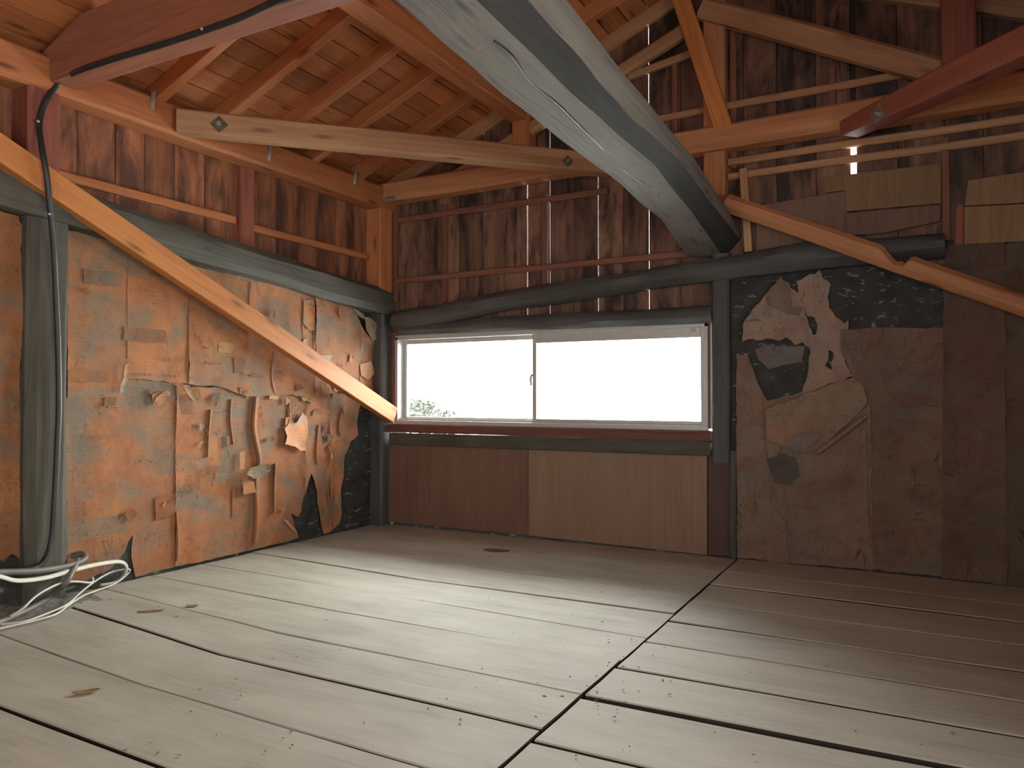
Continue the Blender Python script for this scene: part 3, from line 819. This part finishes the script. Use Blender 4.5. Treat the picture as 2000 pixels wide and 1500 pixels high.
# panels above the girt on the right
panel('hardboard_panel', [(1476, 402), (1655, 372), (1656, 458), (1478, 490)], -.016, .005, 'ply', None, 'dark reddish hardboard behind the upper end of the notched diagonal pole', 'panel')
panel('hardboard_panel', [(1609, 346), (1838, 319), (1838, 397), (1652, 413), (1652, 372), (1611, 376)], -.028, .005, 'cardboard', None, 'brown notched hardboard panel below the white light gap', 'panel')
panel('hardboard_panel', [(1652, 416), (1838, 400), (1836, 432), (1720, 456), (1654, 460)], -.036, .006, 'ply', None, 'low brown board strip resting on the girt under the notched panel', 'panel')
panel('cardboard_sheet', [(1891, 352), (2075, 324), (2075, 392), (1884, 402)], -.045, .006, 'cardboard', None, 'upper tan cardboard sheet at the right edge, folded top', 'panel')
panel('cardboard_sheet', [(1883, 404), (2075, 394), (2075, 468), (1883, 477)], -.05, .006, 'cardboard', None, 'lower pale tan board at the right edge above the dark wall', 'panel')
panel('hardboard_panel', [(1868, 400), (1882, 400), (1882, 478), (1864, 478)], -.04, .006, 'red', None, 'narrow red upright strip left of the tan boards at the right edge', 'panel')

# ------------------------------------------------------------------ pasted newspapers, left wall
def PL(u, v, d): return Vector((d, u, v))
def uvL(lst): return [(AX(x, y, .012).y, AX(x, y, .012).z) for x, y in lst]
def flo(x): return (x, 1128 - .2316 * (x - 265) + 0)
upper = uvL([(132, 450), (180, 456), (250, 470), (300, 484), (345, 497), (400, 512), (430, 528), (470, 540), (520, 548), (560, 556), (595, 568), (640, 580), (672, 588), (692, 612), (704, 640), (716, 655), (735, 672), (746, 692), (744, 740), (738, 775), (700, 772), (660, 765), (600, 776), (560, 771), (480, 775), (430, 756), (380, 752), (345, 749), (290, 742), (248, 739), (238, 764), (222, 768), (180, 772), (130, 780)])
lower = uvL([(130, 764), (222, 752), (240, 730), (345, 738), (365, 756), (480, 757), (500, 762), (560, 757), (600, 763), (660, 757), (702, 788), (694, 820), (696, 850), (680, 862), (671, 890), (668, 930), (662, 960), (665, 1000), (660, 1022), (648, 1036), (628, 1043), (622, 1000), (617, 960), (612, 938), (606, 926), (601, 942), (593, 975), (590, 1000), (584, 1010), (570, 1002), (578, 1030), (583, 1050), (560, 1058), (500, 1072), (400, 1095), (300, 1118), (266, 1127), (262, 1112), (259, 1088), (257, 1070), (262, 1045), (252, 1058), (246, 1078), (232, 1096), (215, 1112), (190, 1122), (170, 1135), (132, 1142)])
def strips(poly, cuts, base_seed, tints, wr=.006, curl=.02, base=.004):
    us = [AX(c, 700, .012).y for c in cuts]
    for i in range(len(us) - 1):
        q = clip_half(clip_half(poly, 0, us[i + 1] + .006, True), 0, us[i], False)
        sheet('newspaper', q, PL, 'paper_l', wl, depth=base + .003 * (i % 2), wr=wr * (.6 + .3 * i), curl=curl * min(1, .2 + .25 * i), seed=base_seed + i, tint=tints[i % len(tints)], spacing=.028)
T = [(1, .97, .94), (.95, .94, .94), (1.04, 1.0, .98), (.92, .90, .93), (1.0, .97, 1.0), (.92, .88, .9)]
strips(upper, [128, 366, 485, 612, 700, 750], 100, T, .005, base=.013)
strips(lower, [128, 345, 503, 596, 645, 705], 200, T[1:] + T[:1], .005, base=.003)
left_bay = [(-3.3, .01), (-3.3, 1.47)] + uvL([(-40, 408), (0, 414), (30, 422), (42, 440), (40, 700), (38, 1090), (20, 1080), (0, 1094), (-40, 1100)])
sheet('newspaper', left_bay, PL, 'paper_l', wl, depth=.01, wr=.006, curl=.02, seed=301, tint=(.72, .68, .64))
# torn scraps, flaps and bright inner layers
for k, (pts, tint, dep, cu) in enumerate([
    ([(553, 838), (560, 828), (575, 825), (588, 806), (597, 815), (598, 845), (594, 860), (593, 880), (582, 880), (572, 872), (552, 868), (556, 852)], (1.75, 1.95, 2.2), .02, .01),
    ([(424, 672), (432, 668), (456, 672), (452, 690), (426, 688)], (1.3, 1.6, 1.5), .016, .01),
    ([(236, 712), (248, 706), (244, 740), (240, 765), (230, 768), (228, 752), (234, 738)], (1.3, 1.6, 1.8), .022, .02),
    ([(615, 694), (645, 694), (640, 708), (625, 712)], (1.6, 2.1, 2.3), .02, .01), ([(700, 712), (722, 706), (728, 730), (716, 742), (702, 734)], (1.5, 1.6, 1.7), .02, .01),
    ([(588, 664), (598, 660), (597, 682), (586, 678)], (1.4, 1.9, 2.0), .02, .01), ([(590, 585), (612, 586), (611, 645), (600, 646), (588, 630), (590, 612)], (1.25, 1.25, 1.2), .02, .01),
    ([(350, 752), (362, 752), (378, 782), (374, 786), (362, 776)], (1.0, 1.5, 1.9), .026, .02), ([(524, 772), (541, 772), (540, 780), (522, 779)], (1.4, 1.7, 1.8), .02, .0), ([(585, 774), (606, 775), (604, 782), (590, 784)], (1.3, 1.6, 1.7), .02, .0),
    ([(464, 882), (474, 880), (473, 914), (464, 916)], (1.4, 1.5, 1.4), .025, .0), ([(548, 1012), (556, 1014), (572, 1036), (572, 1040), (560, 1028)], (1.3, 1.6, 1.9), .02, .02),
    ([(600, 568), (618, 566), (656, 590), (654, 594), (622, 576), (602, 574)], (.8, 1.2, 1.5), .03, .0), ([(680, 598), (704, 614), (708, 626), (692, 616)], (.72, 1.1, 1.35), .034, .0),
    ([(704, 618), (714, 620), (738, 640), (748, 650), (738, 662), (720, 664), (708, 646)], (.72, 1.1, 1.35), .036, .01),
    ([(345, 490), (362, 498), (400, 516), (420, 528), (418, 534), (395, 524), (350, 500)], (.75, 1.0, 1.2), .024, .01), ([(430, 532), (470, 540), (488, 546), (486, 552), (440, 543)], (.75, 1.0, 1.2), .024, .01),
    ([(498, 928), (512, 916), (508, 905), (492, 908), (476, 912), (468, 925), (480, 934)], (1.0, 1.2, 1.25), .05, .03), ([(466, 936), (490, 940), (494, 960), (470, 966)], (1.1, 1.1, 1.1), .03, .01)]):
    sheet('newspaper_scrap', uvL(pts), PL, 'paper_l', wl, depth=dep, wr=.003, curl=cu, seed=400 + k, tint=tint, spacing=.014, amp=.004)
rq = random.Random(77)
for k in range(60):      # small torn tongues and blisters, thickest towards the corner and along the seam
    if k < 22: px, py = rq.uniform(280, 690), 768 + rq.gauss(0, 7)
    elif k < 50: px, py = 680 - abs(rq.gauss(0, 95)), rq.uniform(600, 1010)
    else: px, py = rq.uniform(150, 470), rq.uniform(520, 1060)
    if k >= 54: px = rq.uniform(300, 470)
    c0 = AX(px, py, .012)
    if not (inside((c0.y, c0.z), upper) or inside((c0.y, c0.z), lower)): continue
    w_, h_ = rq.uniform(.012, .045), rq.uniform(.012, .06)
    pg = [(c0.y + w_ * rq.uniform(.5, 1) * math.cos(a) , c0.z + h_ * rq.uniform(.5, 1) * math.sin(a)) for a in sorted(rq.uniform(0, 6.283) for q in range(6))]
    t0 = rq.choice([(.75, .68, .66), (.9, .95, 1.0), (1.15, 1.2, 1.2), (.62, .66, .7), (1.25, 1.45, 1.5), (.95, .9, .88)])
    sheet('newspaper_scrap', pg, PL, 'paper_l', wl, depth=(.02 if py < 762 else .012) + rq.uniform(0, .008), wr=.003, curl=.012, seed=600 + k, tint=t0, spacing=.016, amp=.006)
for k, (px, py, w_, h_, t0) in enumerate([(283, 655, .2, .055, (.62, .68, .72)), (318, 525, .09, .07, (.6, .62, .62)), (170, 735, .16, .05, (.68, .72, .74)), (465, 715, .07, .07, (.58, .6, .62)), (362, 790, .075, .09, (.6, .64, .7)), (215, 785, .05, .04, (.6, .58, .6)),
                                     (324, 990, .1, .1, (.72, .64, .66)), (470, 980, .1, .14, (.7, .72, .74)), (200, 545, .16, .06, (.7, .72, .7)), (620, 760, .1, .05, (.6, .66, .7)), (540, 735, .08, .06, (.66, .66, .7))]):
    c0 = AX(px, py, .012)
    pg = [(c0.y - w_ / 2, c0.z - h_ / 2), (c0.y + w_ / 2, c0.z - h_ / 2 * .9), (c0.y + w_ / 2 * .96, c0.z + h_ / 2), (c0.y - w_ / 2, c0.z + h_ / 2 * .94)]
    sheet('newspaper', pg, PL, 'paper_l', wl, depth=.0195 if py < 760 else .0105, wr=.001, curl=.0, seed=700 + k, tint=tuple(.25 + .75 * q for q in t0), spacing=.028, amp=.007)
# raised creases: folds of loose paper standing off the wall
for k, (pts, rr) in enumerate([([(487, 552), (486, 600), (484, 640), (485, 690)], .008), ([(612, 585), (610, 630), (612, 690)], .006), ([(500, 775), (496, 830), (500, 860), (507, 900), (500, 940), (502, 1000), (498, 1060)], .014),
                               ([(412, 800), (408, 850), (406, 892)], .006), ([(538, 905), (536, 960), (536, 1000)], .007), ([(592, 590), (590, 640), (593, 668)], .005), ([(655, 715), (650, 745), (652, 765)], .006), ([(622, 830), (618, 880), (620, 905)], .005), ([(640, 960), (643, 990), (640, 1025)], .006), ([(452, 780), (450, 820), (456, 868)], .005), ([(345, 1000), (348, 1050), (346, 1095)], .004), ([(668, 800), (662, 830), (665, 852)], .005), ([(565, 780), (566, 812), (562, 832)], .004), ([(640, 870), (646, 890), (640, 912)], .007), ([(535, 690), (530, 730), (536, 768)], .008), ([(250, 470), (249, 560), (249, 700)], .003)]):
    pp = [AX(x, y, .014) for x, y in pts]
    o = tube('paper_fold', pp, rr, 'paper_l', wl, n=7, flat=1.7, sm=5); o.color = (.95, .92, .9, 1)
# faded print: boxed headings and heavy strokes
def ink_marks(name, rects, place):
    vs, fs = [], []
    for (u0, v0, u1, v1) in rects:
        s = len(vs); vs += [place(u0, v0), place(u1, v0), place(u1, v1), place(u0, v1)]; fs.append((s, s + 1, s + 2, s + 3))
    c = sum(vs, Vector()) / len(vs)
    me = bpy.data.meshes.new(name); me.from_pydata([tuple(v - c) for v in vs], [], fs)
    return link(name, me, 'ink', Matrix.Translation(c), wl)
def glyph(u, v, s, rr):
    out = []
    for _ in range(rr.randint(4, 6)):
        if rr.random() < .55:
            vv = v + s * rr.uniform(.05, .95); a = u + s * rr.uniform(0, .3); out.append((a, vv, a + s * rr.uniform(.4, .65), vv + s * .1))
        else:
            uu = u + s * rr.uniform(.1, .85); a = v + s * rr.uniform(0, .3); out.append((uu, a, uu + s * .1, a + s * rr.uniform(.4, .65)))
    return out
rr = random.Random(3)
def heading(px0, py0, px1, py1, n, boxed=False, vertical=False, d=.024):
    a, b = AX(px0, py0, d), AX(px1, py1, d)
    u0, u1 = sorted((a.y, b.y)); v0, v1 = sorted((a.z, b.z)); R = []
    if boxed:
        e = .0016
        R += [(u0, v0, u1, v0 + e), (u0, v1 - e, u1, v1), (u0, v0, u0 + e, v1), (u1 - e, v0, u1, v1)]
    for i in range(n):
        if vertical:
            s = min(u1 - u0, (v1 - v0) / n) * .8; R += glyph(u0 + (u1 - u0 - s) / 2, v0 + (v1 - v0) * (i + .1) / n, s, rr)
        else:
            s = min(v1 - v0, (u1 - u0) / n) * .8; R += glyph(u0 + (u1 - u0) * (i + .1) / n, v0 + (v1 - v0 - s) / 2, s, rr)
    ink_marks('print', R, lambda u, v: Vector((d, u, v)))
heading(256, 726, 300, 737, 4); heading(318, 728, 356, 740, 4); heading(314, 694, 360, 712, 4); heading(380, 700, 436, 716, 4); heading(256, 615, 264, 640, 3, vertical=True)
heading(174, 850, 222, 858, 5, True); heading(204, 788, 234, 800, 2, True); heading(286, 1090, 318, 1100, 4); heading(360, 948, 390, 958, 3, True); heading(388, 838, 424, 852, 3); heading(470, 726, 520, 742, 4)
heading(196, 1096, 205, 1120, 3, vertical=True); heading(655, 700, 682, 722, 3)
R = []; a, b = AX(402, 911, .03), AX(464, 929, .03)
e = .0016; R = [(a.y, b.z, b.y, b.z + e), (a.y, a.z - e, b.y, a.z), (a.y, b.z, a.y + e, a.z)]
ink_marks('print', R, lambda u, v: Vector((.03, u, v)))
fcu = bpy.data.curves.new('print_lettering', 'FONT'); fcu.body = 'CAS'; fcu.size = .052; fcu.extrude = .0002
tmp = bpy.data.objects.new('tmp_text', fcu); COL.objects.link(tmp)
me = bpy.data.meshes.new_from_object(tmp.evaluated_get(bpy.context.evaluated_depsgraph_get())); bpy.data.objects.remove(tmp)
me.materials.clear()
p = AX(405, 927, .03)
link('lettering', me, 'ink', Matrix(((0, 0, 1, p.x), (1.05, 0, 0, p.y), (0, 1, 0, p.z), (0, 0, 0, 1))), wl)

# ------------------------------------------------------------------ pasted paper, right of the window
def PB_(u, v, d): return Vector((u, -d, v))
def uvB(lst, y=-.012): return [(AY(px, py, y).x, AY(px, py, y).z) for px, py in lst]
def rsheet(pts, tint, dep, seed, wr=.006, curl=.01, holes=(), sp=.03, name='paper_sheet'):
    return sheet(name, uvB(pts), PB_, 'paper_b', wb, depth=dep, wr=wr, curl=curl, holes=[uvB(h) for h in holes], seed=seed, tint=tint, spacing=sp, amp=.012 if sp < .02 else .006)
rsheet([(1438, 690), (1462, 696), (1475, 735), (1492, 772), (1512, 800), (1530, 900), (1540, 1100), (1440, 1088)], (1.0, .95, .92), .006, 501, .012, .01)
rsheet([(1490, 785), (1560, 768), (1690, 730), (1700, 790), (1705, 1112), (1520, 1096), (1500, 900)], (.95, .95, .92), .012, 502)
rsheet([(1640, 645), (1700, 641), (1842, 640), (1846, 790), (1780, 795), (1690, 792), (1668, 740), (1645, 690)], (.78, .76, .76), .016, 503)
rsheet([(1690, 788), (1846, 792), (1846, 1126), (1700, 1112)], (.8, .8, .75), .01, 504)
rsheet([(1843, 486), (1960, 478), (1966, 1140), (1840, 1126)], (.62, .58, .58), .026, 505, .008)
rsheet([(1955, 478), (2110, 462), (2110, 1165), (1960, 1140)], (.55, .55, .5), .02, 506, .008)
rsheet([(1452, 668), (1452, 638), (1470, 606), (1498, 575), (1526, 541), (1540, 550), (1546, 566), (1560, 574), (1558, 546), (1592, 534), (1602, 527), (1607, 545), (1622, 548), (1620, 580), (1622, 600), (1632, 620), (1650, 632), (1655, 624), (1658, 642), (1640, 652), (1646, 690), (1656, 720), (1668, 736), (1600, 756), (1574, 770), (1566, 768), (1574, 744), (1580, 715), (1582, 682), (1568, 670), (1552, 672), (1538, 660), (1520, 668), (1506, 660), (1490, 666), (1470, 664)],
       (1.35, 1.35, 1.4), .016, 507, .004, .02, holes=[[(1569, 600), (1577, 618), (1594, 620), (1595, 654), (1589, 654), (1580, 632)], [(1618, 686), (1628, 688), (1628, 705), (1624, 724), (1612, 712), (1620, 700)]], sp=.018, name='newspaper')
rsheet([(1500, 580), (1526, 544), (1542, 560), (1546, 600), (1570, 602), (1560, 620), (1500, 592)], (.8, .95, 1.0), .03, 508, .002, .01, sp=.018)
rsheet([(1474, 684), (1490, 673), (1530, 676), (1572, 675), (1566, 706), (1500, 720), (1480, 702)], (.75, .9, 1.05), .005, 509, .003, .0, sp=.02)
rsheet([(1496, 800), (1590, 764), (1668, 737), (1688, 756), (1694, 790), (1640, 842), (1600, 880), (1560, 884), (1500, 858)], (1.2, 1.1, 1.0), .028, 510, .004, .01, sp=.02)
rsheet([(1536, 856), (1560, 846), (1596, 842), (1606, 850), (1584, 872), (1548, 878)], (.9, 1.12, 1.25), .04, 511, .002, .0, sp=.016)
rsheet([(1500, 895), (1530, 886), (1556, 896), (1560, 930), (1540, 946), (1512, 940)], (.45, .52, .6), .024, 512, .002, .0, sp=.016)
o = tube('paper_roll', [AY(x, y, -.03) for x, y in ((1596, 884), (1640, 852), (1692, 812))], .012, 'paper_b', wb, n=8, sm=4); o.color = (1.1, 1.0, .9, 1)
rsheet([(1850, 480), (1960, 476), (1962, 520), (1852, 530)], (.5, .5, .5), .034, 513, .004)

# ------------------------------------------------------------------ cables
def pz(x, y, z):
    p = AZ(x, y, z)
    return p if p.x > .02 else AX(x, y, .022)
tb = lambda x, y: AY(x, y, -2.045)
pf = lambda x, y, d=.088: AX(x, y, d)
pts = [tb(620, -22), tb(546, 0), tb(470, 34), tb(395, 61), tb(320, 86), tb(245, 108), tb(168, 133)] + [AX(122, 156, .13), AX(91, 196, .115), AX(77, 240, .115), AX(82, 290, .16), AX(91, 343, .17), AX(99, 420, .15), pf(105, 485, .13), pf(110, 590, .1), pf(114, 695, .095), pf(115, 800, .095), pf(112, 870, .095), pf(110, 920, .095), pf(106, 990, .1), pf(101, 1052, .1), pf(88, 1092, .11), pf(60, 1112, .12), pf(0, 1117, .14), pf(-60, 1120, .14)]
cb = thing(tube('power_cable', pts, .0105, 'black', n=10, sm=6), 'thick black cable running along the tie beam and down the grey post', 'cable')
for i in (3, 9, 12):
    p = pts[i]
    q = p + Vector((.012, -.012, .0))
    bm = bmesh.new(); bmesh.ops.create_uvsphere(bm, u_segments=10, v_segments=6, radius=.006)
    me = bpy.data.meshes.new('cable_clip'); bm.to_mesh(me); bm.free(); smooth(me)
    link('cable_clip', me, 'steel', Matrix.Translation(q), cb)
def zc(lst): return [AX(q[0], q[1], q[2][0]) if isinstance(q[2], tuple) else pz(*q) for q in lst]
thing(tube('grey_cable', zc([(-40, 1122, (.16,)), (0, 1118, (.15,)), (60, 1116, (.14,)), (110, 1110, (.12,)), (150, 1100, (.10,)), (166, 1090, (.08,)), (160, 1082, (.05,)), (140, 1086, (.02,))]), .0115, 'greycable', n=10), 'thick grey cable looping round the foot of the grey post', 'cable')
thing(tube('grey_cable', zc([(152, 1094, (.09,)), (143, 1112, (.12,)), (128, 1138, (.15,)), (100, 1164, .025), (60, 1188, .014), (20, 1206, .014), (-40, 1232, .014)]), .011, 'greycable', n=10), 'grey cable curving down across the floor from the post foot', 'cable')
thing(tube('white_cable', zc([(-40, 1118, (.19,)), (0, 1126, (.18,)), (36, 1134, (.17,)), (90, 1128, (.145,)), (140, 1114, (.12,)), (190, 1102, (.09,)), (232, 1097, (.06,)), (247, 1106, (.055,)), (242, 1124, .02), (226, 1137, .01), (196, 1143, .01)]), .006, 'white', n=8, flat=1.5), 'flat white cable bent back on itself by the torn paper', 'cable')
thing(tube('white_wire', zc([(-40, 1220, .01), (0, 1219, .01), (46, 1214, .01), (90, 1199, .012), (132, 1180, .02), (160, 1155, .03), (192, 1131, .05), (222, 1116, .06), (252, 1112, .05), (248, 1122, .03), (222, 1141, .01), (190, 1153, .01), (162, 1164, .01), (134, 1182, .008), (108, 1200, .008), (60, 1214, .008), (0, 1228, .008), (-40, 1240, .008)]), .0035, 'white', n=7), 'thin white wire forming a long loop over the floor planks', 'cable')
thing(tube('white_wire', zc([(20, 1204, .02), (45, 1188, (.21,)), (66, 1168, (.19,)), (90, 1152, (.17,)), (122, 1138, (.14,)), (150, 1136, (.12,)), (176, 1138, (.09,)), (182, 1132, (.085,)), (180, 1128, (.08,))]), .004, 'white', n=7), 'short white wire with a hooked end behind the grey cable', 'cable')
# lint and dust heaped round the foot of the post
bm = bmesh.new(); hc = AZ(30, 1172, 0); gn = 26; vv = {}
for i in range(gn + 1):
    for j in range(gn + 1):
        x, y = (i / gn - .5) * .56, (j / gn - .5) * .40
        r2 = max(0, 1 - (x / .28) ** 2 - (y / .2) ** 2)
        vv[i, j] = bm.verts.new((x, y, r2 * (.012 + .035 * max(0, noise.noise(Vector((x * 14, y * 14, 3))) + .15) + .012 * noise.noise(Vector((x * 45, y * 45, 8)))) - .001))
for i in range(gn):
    for j in range(gn):
        bm.faces.new((vv[i, j], vv[i + 1, j], vv[i + 1, j + 1], vv[i, j + 1]))
me = bpy.data.meshes.new('dust'); bm.to_mesh(me); bm.free(); smooth(me)
o = link('dust', me, 'lint', Matrix.Translation(hc)); o['kind'] = 'stuff'; o['label'] = 'grey lint and dust heaped on the floor at the foot of the grey post'; o['category'] = 'dust'

# ------------------------------------------------------------------ leaves, scrap and crumbs on the floor
def leaf(name, px, py, ln, wdt, ang, seed, mat='leaf'):
    c = AZ(px, py, -.0015); n = 9; bm = bmesh.new(); rows = []
    for i in range(n + 1):
        t = i / n; hw = wdt / 2 * math.sin(math.pi * min(1, t * .95 + .03)) ** .8
        rows.append([bm.verts.new((ln * (t - .5), s * hw * (1 + .2 * noise.noise(Vector((t * 5, s, seed)))), .002 + .003 * (t - .5) ** 2 * 4 * (1 if seed % 2 else .5) + .002 * abs(s) + .001 * noise.noise(Vector((t * 4, s, seed + 3))))) for s in (-1, -.4, .4, 1)])
    for a, b in zip(rows, rows[1:]):
        for k in range(3): bm.faces.new((a[k], a[k + 1], b[k + 1], b[k]))
    r_ = bmesh.ops.extrude_face_region(bm, geom=list(bm.faces))
    for v in [g for g in r_['geom'] if isinstance(g, bmesh.types.BMVert)]: v.co.z -= .0015
    bmesh.ops.recalc_face_normals(bm, faces=bm.faces)
    me = bpy.data.meshes.new(name); bm.to_mesh(me); bm.free(); smooth(me)
    return link(name, me, mat, Matrix.Translation(c) @ Matrix.Rotation(ang, 4, 'Z'))
thing(leaf('dried_leaf', 168, 1353, .062, .028, .9, 1), 'brown dried leaf alone on the nearest floor plank at lower left', 'leaf')
thing(leaf('dried_leaf', 294, 1195, .085, .02, .75, 2), 'long tan leaf sliver on the planks near the white wires', 'leaf')
thing(leaf('dried_leaf', 375, 1185, .045, .024, .5, 3), 'short rounded brown leaf right of the long tan sliver', 'leaf')
thing(leaf('paper_scrap', 970, 1076, .13, .07, .2, 4, 'redtrim'), 'crumpled reddish paper scrap on the floor below the window', 'paper')
rr = random.Random(12); vs, fs = [], []
for k in range(240):
    if k < 60: px, py = rr.gauss(1200, 60), rr.gauss(1300, 90)
    elif k < 110: px, py = rr.gauss(90, 60), rr.gauss(1165, 16)
    else: px, py = rr.uniform(150, 1990), rr.uniform(1100, 1480)
    c = AZ(px, py, .001)
    if not (.03 < c.x < 4 and -4 < c.y < -.05): continue
    s = rr.uniform(.001, .0035); l = s * rr.uniform(.8, 2.2); a = rr.uniform(0, 3.14)
    b = len(vs)
    for du, dv, dw in ((-l, -s / 2, 0), (l, -s / 2, 0), (l * .7, s / 2, 0), (-l * .8, s / 2, 0), (0, 0, s * .8)):
        vs.append((c.x + du * math.cos(a) - dv * math.sin(a), c.y + du * math.sin(a) + dv * math.cos(a), .0005 + dw))
    fs += [(b, b + 1, b + 4), (b + 1, b + 2, b + 4), (b + 2, b + 3, b + 4), (b + 3, b, b + 4), (b + 3, b + 2, b + 1, b)]
me = bpy.data.meshes.new('floor_debris'); me.from_pydata(vs, [], fs)
o = link('floor_debris', me, 'crumb'); o['kind'] = 'stuff'; o['label'] = 'tiny dark crumbs and splinters scattered over the floor planks'; o['category'] = 'debris'

# ------------------------------------------------------------------ outside the window: snowy ground and a dark tree
struct(slab('ground', (-40, .6, -3.6), (40, 70, -3.5), 'snow'))
rr = random.Random(21)
tr = bpy.data.objects.new('tree', None); COL.objects.link(tr); tc_ = AY(760, 900, 7.0); tr.location = (tc_.x, 7.0, -3.5); WM[tr.name] = Matrix.Translation((tc_.x, 7.0, -3.5))
thing(tr, 'dark shrubby tree outside the lower left corner of the window', 'tree')
tube('trunk', [Vector((tc_.x, 7, -3.5)), Vector((tc_.x + .05, 7.05, -2)), Vector((tc_.x, 7, -.6))], .09, 'bark', tr, sm=4)
vs, fs = [], []
ttop = lambda x: .62 - (x - tc_.x) * .42
xl = AY(785, 800, 7).x; zl = AY(785, 776, 7).z
for k in range(5200):
    x = xl + rr.uniform(-.6, 1.0); zt = zl + .12 * noise.noise(Vector((x * 4, 0, 0))) - max(0, x - xl) * .34 - max(0, xl - x) * .2
    z = zt - abs(rr.gauss(0, .22)) + rr.gauss(0, .02); y = 7 + rr.gauss(0, .3)
    s = rr.uniform(.02, .05); n_ = Vector((rr.gauss(0, 1), rr.gauss(0, 1), rr.gauss(0, 1))).normalized(); t_ = n_.orthogonal().normalized(); b_ = n_.cross(t_)
    c = Vector((x, y, z)); i = len(vs)
    vs += [c - t_ * s, c + b_ * s * .5, c + t_ * s, c - b_ * s * .5]; fs.append((i, i + 1, i + 2, i + 3))
me = bpy.data.meshes.new('foliage'); c = Vector((tc_.x, 7, 0)); me.from_pydata([tuple(v - c) for v in vs], [], fs)
fo_ = link('foliage', me, 'foliage', Matrix.Translation(c), tr); fo_['kind'] = 'stuff'
